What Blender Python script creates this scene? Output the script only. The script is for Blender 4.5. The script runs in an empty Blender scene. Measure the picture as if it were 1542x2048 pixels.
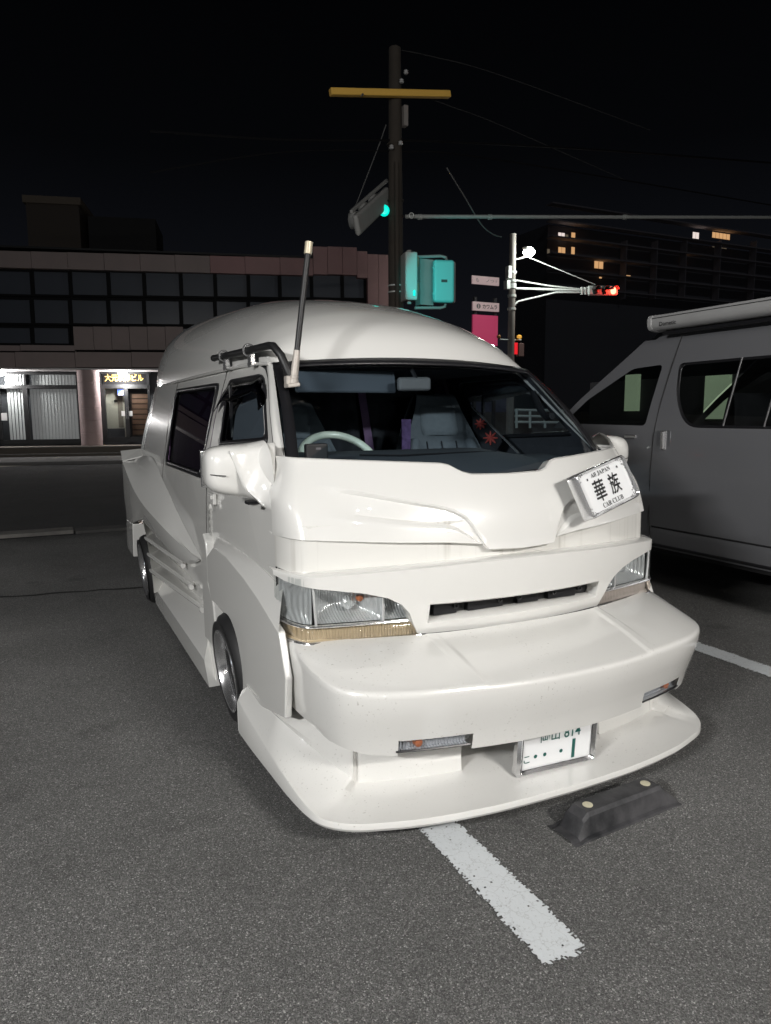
import bpy, bmesh, math, random
from mathutils import Vector, Matrix
import numpy as np
random.seed(7)
S = bpy.context.scene
COL = S.collection
# ------------------------------------------------------------------ camera
F, CX, CY, CAMZ = 1420.0, 771.0, 1024.0, 1.44
def _basis(v1=(79.0, 833.5), roll=.007):
    Y = np.array([(v1[0]-CX)/F, (v1[1]-CY)/F, 1.0]); Y /= np.linalg.norm(Y)
    Z = np.cross(Y, [math.cos(roll), -math.sin(roll), 0]); Z /= np.linalg.norm(Z)
    if Z[1] > 0: Z = -Z
    return np.array([np.cross(Y, Z), Y, Z])
RB = _basis()
cam_data = bpy.data.cameras.new('camera'); cam = bpy.data.objects.new('camera', cam_data); COL.objects.link(cam)
cam_data.sensor_fit = 'VERTICAL'; cam_data.sensor_height = 36; cam_data.sensor_width = 27
cam_data.lens = F/2048*36; cam_data.clip_start = .05; cam_data.clip_end = 2000
mw = Matrix.Identity(4)
for i in range(3):
    mw[i][0] = RB[i][0]; mw[i][1] = -RB[i][1]; mw[i][2] = -RB[i][2]
mw[2][3] = CAMZ
cam.matrix_world = mw
S.camera = cam
def at(px, py, x=None, y=None, z=None):
    """the point of the place seen at a photo pixel, on a plane of constant x, y or z"""
    d = RB @ np.array([(px-CX)/F, (py-CY)/F, 1.0])
    t = (z-CAMZ)/d[2] if z is not None else (y/d[1] if y is not None else x/d[0])
    return Vector((d[0]*t, d[1]*t, CAMZ+d[2]*t))
# ------------------------------------------------------------------ world, lamps, exposure
wd = bpy.data.worlds.new('World'); S.world = wd; wd.use_nodes = True
nt = wd.node_tree; nt.nodes.clear()
wo = nt.nodes.new('ShaderNodeOutputWorld'); bg = nt.nodes.new('ShaderNodeBackground')
tc = nt.nodes.new('ShaderNodeTexCoord'); sp = nt.nodes.new('ShaderNodeSeparateXYZ'); rp = nt.nodes.new('ShaderNodeValToRGB')
nt.links.new(tc.outputs['Generated'], sp.inputs[0]); nt.links.new(sp.outputs['Z'], rp.inputs[0])
nt.links.new(rp.outputs[0], bg.inputs[0]); nt.links.new(bg.outputs[0], wo.inputs[0])
e = rp.color_ramp.elements
e[0].position = 0.0; e[0].color = (.0120, .0120, .0165, 1)
e[1].position = .62; e[1].color = (.0002, .0002, .0003, 1)
k = rp.color_ramp.elements.new(.12); k.color = (.0050, .0055, .0074, 1)
k = rp.color_ramp.elements.new(.32); k.color = (.0014, .0016, .0021, 1)
bg.inputs[1].default_value = 1.0
def lamp(name, kind, loc, power, color, aim=None, size=.3, sizey=None, spot=None):
    d = bpy.data.lights.new(name, kind); d.energy = power; d.color = color
    if kind == 'AREA':
        d.size = size
        if sizey: d.shape = 'RECTANGLE'; d.size_y = sizey
    else: d.shadow_soft_size = size
    if spot: d.spot_size = spot; d.spot_blend = .4
    o = bpy.data.objects.new(name, d); COL.objects.link(o); o.location = loc
    if aim is not None: o.rotation_euler = (Vector(aim)-Vector(loc)).to_track_quat('-Z', 'Y').to_euler()
    return o
lamp('car_park_lamp', 'AREA', (2.5, -3.4, 3.55), 275, (1, .965, .92), (1.9, 2.2, .5), 1.3, .16)
lamp('car_park_lamp', 'AREA', (-4.7, -1.3, 3.4), 410, (1, .99, .97), (1.0, 2.8, .5), 1.3, .16)
lamp('left_fill_light', 'AREA', (-8.5, 2.5, 5.2), 45, (.97, .98, 1), (1.0, 4.5, .3), 1.2, .5)  # added side fill for the left flank of the white van
lamp('low_front_fill', 'AREA', (3.2, -6.5, 2.1), 35, (1, .94, .86), (1.6, 3.0, 1.1), 3.0, .25)  # added low fill that reaches into the cabin
for _p, _w in (((6.5, -9, 6.0), 60), ((-5.5, -12, 6.5), 60), ((12, -4, 5.5), 50), ((0.5, -14, 4.0), 50)):
    lamp('glint_light', 'AREA', _p, _w, (1, .97, .93), (1.6, 2.5, .6), .5, .16)  # small unseen lights added for crisp glints in the paint
_sd = bpy.data.lights.new('dim_fill_sun', 'SUN'); _sd.energy = .035; _sd.angle = math.radians(.5); _sd.color = (.80, .88, 1)  # added faint fill that lifts the far block out of black
_so = bpy.data.objects.new('dim_fill_sun', _sd); COL.objects.link(_so); _so.rotation_euler = (math.radians(52), 0, math.radians(-12))
S.view_settings.view_transform = 'Standard'; S.view_settings.look = 'None'
S.view_settings.exposure = 0; S.view_settings.gamma = 1
S.cycles.max_bounces = 8; S.cycles.transparent_max_bounces = 16
S.cycles.caustics_reflective = False; S.cycles.caustics_refractive = False
# ------------------------------------------------------------------ materials
MATS = {}
def mat(name, color=(.5, .5, .5), rough=.5, metal=0, coat=0, emit=None, estr=0, noise=None, bump=None, spec=.5):
    """noise=(scale, amount, colour2); bump=(scale, strength, distance)"""
    m = bpy.data.materials.new(name); m.use_nodes = True; MATS[name] = m
    n = m.node_tree.nodes; l = m.node_tree.links; p = n['Principled BSDF']
    p.inputs['Base Color'].default_value = (*color, 1); p.inputs['Roughness'].default_value = rough
    p.inputs['Metallic'].default_value = metal; p.inputs['Coat Weight'].default_value = coat
    p.inputs['Coat Roughness'].default_value = .03; p.inputs['Specular IOR Level'].default_value = spec
    if emit: p.inputs['Emission Color'].default_value = (*emit, 1); p.inputs['Emission Strength'].default_value = estr
    t = n.new('ShaderNodeTexCoord')
    if noise:
        a = n.new('ShaderNodeTexNoise'); a.inputs['Scale'].default_value = noise[0]; a.inputs['Detail'].default_value = 6
        a.inputs['Roughness'].default_value = .65
        r = n.new('ShaderNodeMapRange'); r.inputs[1].default_value = .35; r.inputs[2].default_value = .7
        r.inputs[3].default_value = 0; r.inputs[4].default_value = noise[1]
        mx = n.new('ShaderNodeMix'); mx.data_type = 'RGBA'
        mx.inputs[6].default_value = (*color, 1); mx.inputs[7].default_value = (*noise[2], 1)
        l.new(t.outputs['Object'], a.inputs[0]); l.new(a.outputs[0], r.inputs[0]); l.new(r.outputs[0], mx.inputs[0])
        l.new(mx.outputs[2], p.inputs['Base Color'])
    if bump:
        b = n.new('ShaderNodeTexNoise'); b.inputs['Scale'].default_value = bump[0]; b.inputs['Detail'].default_value = 4
        bb = n.new('ShaderNodeBump'); bb.inputs['Strength'].default_value = bump[1]; bb.inputs['Distance'].default_value = bump[2]
        l.new(t.outputs['Object'], b.inputs[0]); l.new(b.outputs[0], bb.inputs['Height']); l.new(bb.outputs[0], p.inputs['Normal'])
    return m
def glass(name, tint=(.6, .65, .68), ior=1.45, rough=.01, gl=1.0):
    m = bpy.data.materials.new(name); m.use_nodes = True; MATS[name] = m
    n = m.node_tree.nodes; l = m.node_tree.links; n.clear()
    o = n.new('ShaderNodeOutputMaterial'); mx = n.new('ShaderNodeMixShader'); t = n.new('ShaderNodeBsdfTransparent')
    g = n.new('ShaderNodeBsdfGlossy'); f = n.new('ShaderNodeFresnel')
    t.inputs[0].default_value = (*tint, 1); g.inputs['Roughness'].default_value = rough; g.inputs[0].default_value = (gl, gl, gl, 1)
    ge = n.new('ShaderNodeNewGeometry'); mr = n.new('ShaderNodeMapRange'); mr.inputs[3].default_value = ior; mr.inputs[4].default_value = 1/ior
    l.new(ge.outputs['Backfacing'], mr.inputs[0]); l.new(mr.outputs[0], f.inputs[0])       # a thin pane reflects alike from both sides
    l.new(f.outputs[0], mx.inputs[0]); l.new(t.outputs[0], mx.inputs[1]); l.new(g.outputs[0], mx.inputs[2]); l.new(mx.outputs[0], o.inputs[0])
    return m
def fluted(m, scale, strength, axis='X'):
    n = m.node_tree.nodes; l = m.node_tree.links
    t = n.new('ShaderNodeTexCoord'); w = n.new('ShaderNodeTexWave'); w.wave_type = 'BANDS'; w.bands_direction = axis; w.inputs['Scale'].default_value = scale; w.inputs['Distortion'].default_value = .4
    b = n.new('ShaderNodeBump'); b.inputs['Strength'].default_value = strength; b.inputs['Distance'].default_value = .003
    l.new(t.outputs['Object'], w.inputs[0]); l.new(w.outputs['Fac'], b.inputs['Height'])
    for q in n:
        if q.type in ('BSDF_GLOSSY', 'BSDF_PRINCIPLED'): l.new(b.outputs[0], q.inputs['Normal'])
    return m
def paint_dirty(name, color, dirt, scale, lo, hi, amount, stretch=(1, 1, 1), rough=.22):
    """gloss paint with specks / streaks of dirt"""
    m = mat(name, color, rough, coat=1)
    n = m.node_tree.nodes; l = m.node_tree.links; p = n['Principled BSDF']
    t = n.new('ShaderNodeTexCoord'); mp = n.new('ShaderNodeMapping'); mp.inputs['Scale'].default_value = stretch
    a = n.new('ShaderNodeTexNoise'); a.inputs['Scale'].default_value = scale; a.inputs['Detail'].default_value = 5
    a2 = n.new('ShaderNodeTexNoise'); a2.inputs['Scale'].default_value = 3.1
    r = n.new('ShaderNodeMapRange'); r.inputs[1].default_value = lo; r.inputs[2].default_value = hi
    r2 = n.new('ShaderNodeMapRange'); r2.inputs[1].default_value = .42; r2.inputs[2].default_value = .62
    mu = n.new('ShaderNodeMath'); mu.operation = 'MULTIPLY'; mu2 = n.new('ShaderNodeMath'); mu2.operation = 'MULTIPLY'; mu2.inputs[1].default_value = amount
    mx = n.new('ShaderNodeMix'); mx.data_type = 'RGBA'; mx.inputs[6].default_value = (*color, 1); mx.inputs[7].default_value = (*dirt, 1)
    l.new(t.outputs['Object'], mp.inputs[0]); l.new(mp.outputs[0], a.inputs[0]); l.new(t.outputs['Object'], a2.inputs[0])
    l.new(a.outputs[0], r.inputs[0]); l.new(a2.outputs[0], r2.inputs[0]); l.new(r.outputs[0], mu.inputs[0]); l.new(r2.outputs[0], mu.inputs[1])
    l.new(mu.outputs[0], mu2.inputs[0]); l.new(mu2.outputs[0], mx.inputs[0]); l.new(mx.outputs[2], p.inputs['Base Color'])
    return m
WHITE = (.71, .705, .682)
PAINT = mat('white_paint', WHITE, .25, coat=1, bump=(7, .012, .01))
PAINT_SPECK = paint_dirty('white_paint_specked', WHITE, (.20, .18, .15), 105, .63, .74, .5)
PAINT_STREAK = paint_dirty('white_paint_streaked', (.705, .698, .668), (.37, .35, .31), 16, .56, .80, .8, (2.6, 2.6, .04))
BLACKTRIM = mat('black_trim', (.012, .012, .014), .35)
RUBBER = mat('black_rubber', (.016, .016, .017), .6, bump=(60, .1, .003))
DARK = mat('dark_cavity', (.010, .010, .011), .7)
CHROME = mat('chrome', (.82, .82, .83), .12, .9)
ALLOY = mat('polished_alloy', (.80, .80, .81), .20, .9)
WIND = glass('windscreen_glass', (.78, .86, .90), 1.42)
TINT = glass('tinted_glass', (.16, .15, .18), 1.5)
VANGL = glass('grey_van_glass', (.42, .44, .43), 1.4)
CLEAR = fluted(glass('clear_lens', (.86, .88, .88), 1.5, .05), 38, .6)
AMBER = mat('amber_lens', (.25, .175, .085), .12, coat=.8, noise=(9, .8, (.40, .33, .22)))
DASHM = mat('dash_plastic', (.045, .052, .062), .75, bump=(150, .2, .002))
SEATM = mat('grey_seat_fabric', (.11, .128, .148), .95, noise=(30, .5, (.17, .19, .21)), bump=(200, .4, .003))
DARKFAB = mat('dark_fabric', (.022, .024, .030), .95, noise=(12, .6, (.034, .036, .045)), bump=(90, .4, .004))
PURPLE = mat('purple_curtain', (.16, .09, .19), .8, noise=(7, .7, (.24, .15, .26)), bump=(40, .3, .004))
PURPLED = mat('purple_strap', (.06, .03, .10), .8, noise=(40, .8, (.16, .10, .26)))
IVORY = mat('ivory_wheel', (.62, .68, .58), .25, coat=.5)
GREYVAN = mat('grey_metallic_paint', (.17, .173, .185), .32, .2, .7, bump=(4, .02, .01))
STEELW = mat('pale_galvanised', (.55, .57, .55), .45, .3, noise=(12, .4, (.40, .42, .40)))
# ------------------------------------------------------------------ object helpers
ORG = {}
def thing(name, label, cat, loc, group=None, kind=None):
    o = bpy.data.objects.new(name, None); COL.objects.link(o); o.location = loc; o.empty_display_size = .2
    o['label'] = label; o['category'] = cat
    if group: o['group'] = group
    ORG[o] = Vector(loc)
    return o
def tag(o, label, cat, group=None):
    o['label'] = label; o['category'] = cat
    if group: o['group'] = group
    return o
def obj(name, V, FC, m, parent=None, smooth=30, bevel=0, seg=2, solid=0, subsurf=0, normals=True, loc=None, kind=None, label=None):
    me = bpy.data.meshes.new(name)
    org = ORG[parent] if parent is not None else Vector(loc) if loc is not None else Vector((0, 0, 0))
    me.from_pydata([tuple(Vector(v)-org) for v in V], [], FC)
    bm = bmesh.new(); bm.from_mesh(me)
    bmesh.ops.remove_doubles(bm, verts=bm.verts, dist=1e-5)
    if normals: bmesh.ops.recalc_face_normals(bm, faces=bm.faces)
    bm.to_mesh(me); bm.free()
    if smooth:
        for p in me.polygons: p.use_smooth = True
        me.set_sharp_from_angle(angle=math.radians(smooth))
    me.materials.append(m)
    o = bpy.data.objects.new(name, me); COL.objects.link(o)
    if parent is not None: o.parent = parent
    else: o.location = org
    ORG[o] = org
    if solid:
        md = o.modifiers.new('s', 'SOLIDIFY'); md.thickness = solid; md.offset = 0
    if subsurf:
        md = o.modifiers.new('u', 'SUBSURF'); md.levels = subsurf; md.render_levels = subsurf
    if bevel:
        md = o.modifiers.new('b', 'BEVEL'); md.width = bevel; md.segments = seg; md.limit_method = 'ANGLE'; md.angle_limit = math.radians(30)
        md.harden_normals = True
        for p in me.polygons: p.use_smooth = True
    if kind: o['kind'] = kind
    if label: o['label'] = label
    return o
def joined(*ms):
    V = []; FC = []
    for v, f in ms:
        n = len(V); V += list(v); FC += [tuple(i+n for i in q) for q in f]
    return V, FC
def gridm(rows, skip=None, close=False):
    V = [p for r in rows for p in r]; n = len(rows[0]); FC = []
    for i in range(len(rows)-1):
        for j in range(n if close else n-1):
            if skip and skip(i, j): continue
            k = (j+1) % n
            FC.append((i*n+j, i*n+k, (i+1)*n+k, (i+1)*n+j))
    return V, FC
def boxm(c, s, R=None):
    c = Vector(c); V = []
    for z in (-1, 1):
        for y in (-1, 1):
            for x in (-1, 1):
                v = Vector((x*s[0]/2, y*s[1]/2, z*s[2]/2)); V.append(c+(R @ v if R else v))
    return V, [(0, 2, 3, 1), (4, 5, 7, 6), (0, 1, 5, 4), (2, 6, 7, 3), (0, 4, 6, 2), (1, 3, 7, 5)]
def frame_of(d):
    d = Vector(d).normalized(); a = Vector((0, 0, 1)) if abs(d.z) < .9 else Vector((1, 0, 0))
    u = d.cross(a).normalized(); return d, u, d.cross(u).normalized()
def tubem(path, r, n=10, cap=True):
    path = [Vector(p) for p in path]; rr = r if isinstance(r, (list, tuple)) else [r]*len(path)
    rows = []; _, u, v = frame_of(path[1]-path[0])
    for i, p in enumerate(path):
        t = (path[min(i+1, len(path)-1)]-path[max(i-1, 0)]).normalized()
        u = (u-t*u.dot(t)).normalized(); v = t.cross(u)
        rows.append([p+(u*math.cos(2*math.pi*k/n)+v*math.sin(2*math.pi*k/n))*rr[i] for k in range(n)])
    V, FC = gridm(rows, close=True)
    if cap: FC += [tuple(range(n)), tuple(range(len(V)-n, len(V)))]
    return V, FC
def lathem(prof, c, axis, n=32, close=False):
    """prof: list of (distance along axis, radius)"""
    d, u, v = frame_of(axis); c = Vector(c)
    rows = [[c+d*h+(u*math.cos(2*math.pi*k/n)+v*math.sin(2*math.pi*k/n))*max(r, 1e-4) for k in range(n)] for h, r in prof]
    if close: rows.append(rows[0])
    return gridm(rows, close=True)
def prismm(poly, off):
    """extrude a 3-D polygon by a vector"""
    off = Vector(off); n = len(poly); V = [Vector(p) for p in poly]+[Vector(p)+off for p in poly]
    return V, [tuple(range(n)), tuple(range(n, 2*n))]+[(i, (i+1) % n, n+(i+1) % n, n+i) for i in range(n)]
def lerp(a, b, t): return a+(b-a)*t
def interp(x, pts):
    if x <= pts[0][0]: return pts[0][1]
    for (a, b), (c, d) in zip(pts, pts[1:]):
        if x <= c: return b+(d-b)*(x-a)/(c-a)
    return pts[-1][1]
def sstep(a, b, x):
    t = min(1, max(0, (x-a)/(b-a))); return t*t*(3-2*t)
def resample(pts, n):
    P = [Vector(p) for p in pts]; d = [0]
    for a, b in zip(P, P[1:]): d.append(d[-1]+(b-a).length)
    out = []; j = 0
    for i in range(n):
        s = d[-1]*i/(n-1)
        while j < len(P)-2 and d[j+1] < s: j += 1
        out.append(P[j].lerp(P[j+1], (s-d[j])/max(1e-9, d[j+1]-d[j])))
    return out
def catmull(pts, n):
    """smooth curve through pts (tuples of any size), n samples per span"""
    P = [np.array(p, float) for p in pts]; out = []
    for i in range(len(P)-1):
        a, b, c, d = P[max(i-1, 0)], P[i], P[i+1], P[min(i+2, len(P)-1)]
        for k in range(n):
            t = k/n
            out.append(.5*((2*b)+(-a+c)*t+(2*a-5*b+4*c-d)*t*t+(-a+3*b-3*c+d)*t**3))
    out.append(P[-1]); return [tuple(o) for o in out]
def rounded(poly, r, n=4):
    """2-D polygon with rounded corners"""
    out = []; m = len(poly)
    for i in range(m):
        p, a, b = Vector(poly[i]), Vector(poly[i-1]), Vector(poly[(i+1) % m])
        rr = r[i] if isinstance(r, (list, tuple)) else r
        da, db = (a-p), (b-p); q = min(rr, da.length*.45, db.length*.45)
        s, e = p+da.normalized()*q, p+db.normalized()*q
        for k in range(n+1):
            t = k/n; out.append(tuple(s*(1-t)**2+p*2*t*(1-t)+e*t*t))
    return out
def cast(poly, c, ang):
    d = (math.cos(ang), math.sin(ang)); best = None; n = len(poly)
    for i in range(n):
        ax, ay = poly[i][0]-c[0], poly[i][1]-c[1]; bx, by = poly[(i+1) % n][0]-c[0], poly[(i+1) % n][1]-c[1]
        ex, ey = bx-ax, by-ay; den = d[0]*ey-d[1]*ex
        if abs(den) < 1e-12: continue
        t = (ax*ey-ay*ex)/den; u = (ax*d[1]-ay*d[0])/den
        if t > 0 and -1e-6 <= u <= 1+1e-6 and (best is None or t < best): best = t
    return (c[0]+d[0]*best, c[1]+d[1]*best)
def ring2(outer, inner, steps=1):
    """loops of 2-D points from outer to inner polygon, matched by angle"""
    c = (sum(p[0] for p in inner)/len(inner), sum(p[1] for p in inner)/len(inner))
    A = sorted({round(math.atan2(p[1]-c[1], p[0]-c[0]), 5) for p in list(outer)+list(inner)})
    loops = []
    for s in range(steps+1):
        t = s/steps
        loops.append([tuple(Vector(cast(outer, c, a)).lerp(Vector(cast(inner, c, a)), t)) for a in A])
    return loops
def text(name, body, m, M, parent, width=None, height=None, extrude=.001, bold=0, shear=0):
    """lettering as a mesh: M maps text plane (x right, y up, z out) to the world; fitted to width x height, centred"""
    cu = bpy.data.curves.new(name, 'FONT'); cu.body = body; cu.size = 1; cu.extrude = 0; cu.offset = bold; cu.shear = shear
    cu.resolution_u = 3
    tmp = bpy.data.objects.new('tmp', cu); COL.objects.link(tmp)
    bpy.context.view_layer.update()
    me = bpy.data.meshes.new_from_object(tmp.evaluated_get(bpy.context.evaluated_depsgraph_get()))
    bpy.data.objects.remove(tmp); bpy.data.curves.remove(cu)
    vs = [v.co.copy() for v in me.vertices]; fs = [tuple(p.vertices) for p in me.polygons]
    bpy.data.meshes.remove(me)
    if not vs: return None
    x0, x1 = min(v.x for v in vs), max(v.x for v in vs); y0, y1 = min(v.y for v in vs), max(v.y for v in vs)
    sx = width/(x1-x0) if width else None; sy = height/(y1-y0) if height else None
    sx = sx or sy; sy = sy or sx
    P = [M @ Vector(((v.x-(x0+x1)/2)*sx, (v.y-(y0+y1)/2)*sy, extrude)) for v in vs]
    return obj(name, P, fs, m, parent, smooth=0, normals=False)
def basis(c, xdir, ydir):
    x = Vector(xdir).normalized(); z = x.cross(Vector(ydir)).normalized(); y = z.cross(x)
    M = Matrix.Identity(4)
    for i in range(3): M[i][0], M[i][1], M[i][2], M[i][3] = x[i], y[i], z[i], c[i]
    return M
def local(M, pts): return [M @ Vector(p) for p in pts]
# ================================================================== SETTING
def asphalt(name, base, chip, bright, crack=False):
    m = mat(name, base, .85); n = m.node_tree.nodes; l = m.node_tree.links; p = n['Principled BSDF']
    t = n.new('ShaderNodeTexCoord')
    v = n.new('ShaderNodeTexVoronoi'); v.inputs['Scale'].default_value = 260
    v2 = n.new('ShaderNodeTexVoronoi'); v2.inputs['Scale'].default_value = 430
    big = n.new('ShaderNodeTexNoise'); big.inputs['Scale'].default_value = .9; big.inputs['Detail'].default_value = 8; big.inputs['Roughness'].default_value = .6
    for q in (v, v2, big): l.new(t.outputs['Object'], q.inputs[0])
    sep = n.new('ShaderNodeSeparateColor'); l.new(v.outputs['Color'], sep.inputs[0])
    r = n.new('ShaderNodeValToRGB'); el = r.color_ramp.elements
    el[0].position = 0; el[0].color = (*[c*.55 for c in base], 1); el[1].position = 1; el[1].color = (*bright, 1)
    q = el.new(.6); q.color = (*base, 1); q = el.new(.93); q.color = (*chip, 1)
    l.new(sep.outputs[0], r.inputs[0])
    sep2 = n.new('ShaderNodeSeparateColor'); l.new(v2.outputs['Color'], sep2.inputs[0])
    m1 = n.new('ShaderNodeMapRange'); m1.inputs[3].default_value = .62; m1.inputs[4].default_value = 1.35; l.new(sep2.outputs[1], m1.inputs[0])
    m2 = n.new('ShaderNodeMapRange'); m2.inputs[1].default_value = .3; m2.inputs[2].default_value = .7; m2.inputs[3].default_value = .76; m2.inputs[4].default_value = 1.18
    l.new(big.outputs[0], m2.inputs[0])
    # oil spots, worn lanes and hairline cracks
    sp_ = n.new('ShaderNodeTexNoise'); sp_.inputs['Scale'].default_value = 2.3; sp_.inputs['Detail'].default_value = 3; l.new(t.outputs['Object'], sp_.inputs[0])
    m3 = n.new('ShaderNodeMapRange'); m3.inputs[1].default_value = .62; m3.inputs[2].default_value = .74; m3.inputs[3].default_value = 1; m3.inputs[4].default_value = .70; l.new(sp_.outputs[0], m3.inputs[0])
    wv = n.new('ShaderNodeTexNoise'); wv.inputs['Scale'].default_value = 1.7; wv.inputs['Detail'].default_value = 8; l.new(t.outputs['Object'], wv.inputs[0])
    wm = n.new('ShaderNodeMix'); wm.data_type = 'RGBA'; wm.inputs[0].default_value = .35; l.new(t.outputs['Object'], wm.inputs[6]); l.new(wv.outputs['Color'], wm.inputs[7])
    cv = n.new('ShaderNodeTexVoronoi'); cv.feature = 'DISTANCE_TO_EDGE'; cv.inputs['Scale'].default_value = .33; l.new(wm.outputs[2], cv.inputs[0])
    m4 = n.new('ShaderNodeMapRange'); m4.inputs[1].default_value = .0006; m4.inputs[2].default_value = .0022; m4.inputs[3].default_value = .88; m4.inputs[4].default_value = 1; l.new(cv.outputs['Distance'], m4.inputs[0])
    q1 = n.new('ShaderNodeMath'); q1.operation = 'MULTIPLY'; l.new(m3.outputs[0], q1.inputs[0]); l.new(m4.outputs[0], q1.inputs[1])
    q2 = n.new('ShaderNodeMath'); q2.operation = 'MULTIPLY'; l.new(q1.outputs[0], q2.inputs[0]); l.new(m2.outputs[0], q2.inputs[1])
    mu = n.new('ShaderNodeMath'); mu.operation = 'MULTIPLY'; l.new(m1.outputs[0], mu.inputs[0]); l.new(q2.outputs[0], mu.inputs[1])
    mx = n.new('ShaderNodeMix'); mx.data_type = 'RGBA'; mx.blend_type = 'MULTIPLY'; mx.inputs[0].default_value = 1
    l.new(r.outputs[0], mx.inputs[6]); l.new(mu.outputs[0], mx.inputs[7]); l.new(mx.outputs[2], p.inputs['Base Color'])
    b = n.new('ShaderNodeBump'); b.inputs['Strength'].default_value = .9; b.inputs['Distance'].default_value = .004; b.invert = True
    ad = n.new('ShaderNodeMath'); l.new(v.outputs['Distance'], ad.inputs[0]); l.new(v2.outputs['Distance'], ad.inputs[1])
    l.new(ad.outputs[0], b.inputs['Height']); l.new(b.outputs[0], p.inputs['Normal'])
    return m
ASPH = asphalt('lot_asphalt', (.162, .1615, .158), (.236, .234, .228), (.48, .475, .46))
ROADM = asphalt('road_asphalt', (.045, .045, .048), (.07, .07, .072), (.12, .12, .12))
obj('ground', [(-900, -300, 0), (900, -300, 0), (900, 1500, 0), (-900, 1500, 0)], [(0, 1, 2, 3)], ASPH, kind='structure')
obj('road', [(-250, 9.85, .004), (250, 9.0, .004), (250, 46, .004), (-250, 13, .004)], [(0, 1, 2, 3)], ROADM, kind='structure')
CONC = mat('kerb_concrete', (.20, .19, .175), .9, noise=(5, .8, (.11, .105, .10)), bump=(30, .5, .01))
CONCD = mat('old_kerb_concrete', (.085, .082, .078), .9, noise=(7, .8, (.05, .05, .05)), bump=(22, .8, .01))
# kerb of the lot, laid in lengths
ke = thing('lot_kerb', 'low flat concrete kerb along the edge of the car park at left', 'kerb', (-.2, 9.6, 0))
for i in range(22):
    a = -6+i*.9; ya = 9.62-.085*(a+.5)
    w = .30+random.uniform(-.03, .03)
    obj('kerb_stone', *boxm((a+.45, ya+.02, .02), (.885, w, .05+random.uniform(-.006, .012))), CONC if a < -.3 and i != 4 else CONCD, ke, bevel=.012)
# painted bay lines, ragged at the edges and cracked across
LINEM = mat('bay_line_paint', (.62, .65, .67), .8, bump=(90, .5, .0022))
def _line_cracks(m):
    n = m.node_tree.nodes; l = m.node_tree.links; p = n['Principled BSDF']
    t = n.new('ShaderNodeTexCoord'); v = n.new('ShaderNodeTexVoronoi'); v.feature = 'DISTANCE_TO_EDGE'; v.inputs['Scale'].default_value = 17
    w = n.new('ShaderNodeTexNoise'); w.inputs['Scale'].default_value = 26; w.inputs['Detail'].default_value = 5
    ad = n.new('ShaderNodeMix'); ad.data_type = 'RGBA'; ad.inputs[0].default_value = .06
    l.new(t.outputs['Object'], ad.inputs[6]); l.new(t.outputs['Object'], w.inputs[0]); l.new(w.outputs['Color'], ad.inputs[7]); l.new(ad.outputs[2], v.inputs[0])
    r = n.new('ShaderNodeMapRange'); r.inputs[1].default_value = 0; r.inputs[2].default_value = .03; r.inputs[3].default_value = .30; r.inputs[4].default_value = 0; l.new(v.outputs['Distance'], r.inputs[0])
    f = n.new('ShaderNodeTexNoise'); f.inputs['Scale'].default_value = 120; f.inputs['Detail'].default_value = 3; l.new(t.outputs['Object'], f.inputs[0])
    g = n.new('ShaderNodeMapRange'); g.inputs[1].default_value = .62; g.inputs[2].default_value = .72; g.inputs[4].default_value = .55; l.new(f.outputs[0], g.inputs[0])
    mxm = n.new('ShaderNodeMath'); mxm.operation = 'MAXIMUM'; l.new(r.outputs[0], mxm.inputs[0]); l.new(g.outputs[0], mxm.inputs[1])
    c = n.new('ShaderNodeMix'); c.data_type = 'RGBA'; c.inputs[6].default_value = (.62, .65, .67, 1); c.inputs[7].default_value = (.22, .22, .21, 1)
    l.new(mxm.outputs[0], c.inputs[0]); l.new(c.outputs[2], p.inputs['Base Color'])
_line_cracks(LINEM)
def bay_line(x0, x1, y0, y1, name, label):
    n = int((y1-y0)/.006); rows = []; ja = jb = 0
    for i in range(n+1):
        y = y0+(y1-y0)*i/n
        ja = .8*ja+random.uniform(-.0022, .0022); jb = .8*jb+random.uniform(-.0022, .0022)
        a, b = x0+ja+random.uniform(-.0035, .0025), x1+jb+random.uniform(-.0025, .0035); row = []
        for k in range(25):
            x = lerp(a, b, k/24)
            yy = y+(.004*math.sin(40*x+1)+random.uniform(-.006, .006) if i in (0,) else 0)
            row.append((x, yy, .0045+random.uniform(0, .0002)))
        rows.append(row)
    near = int(2.2/.006)
    drop = lambda i, j: i < near and random.random() < (.42 if j in (0, 23) else .14 if j in (1, 22) else .004) or (i < 2 and random.random() < .3)
    V, FC = gridm(rows, skip=drop)
    o = obj(name, V, FC, LINEM, smooth=0, normals=False); o['kind'] = 'structure'
    return o
bay_line(1.10, 1.245, 1.335, 9.0, 'road_marking', '')
bay_line(3.50, 3.65, 1.35, 9.0, 'road_marking', '')
# patch joint in the tarmac
JM = mat('tar_joint', (.016, .016, .016), .8)
rows = []
for i in range(80):
    x = -6+i*.125; y = 6.37-.155*(x+.4)+random.uniform(-.018, .018); rows.append([(x, y-.012-random.random()*.012, .003), (x, y+.012+random.random()*.02, .003)])
obj('ground_joint', *gridm(rows), JM, smooth=0, kind='structure')
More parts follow.
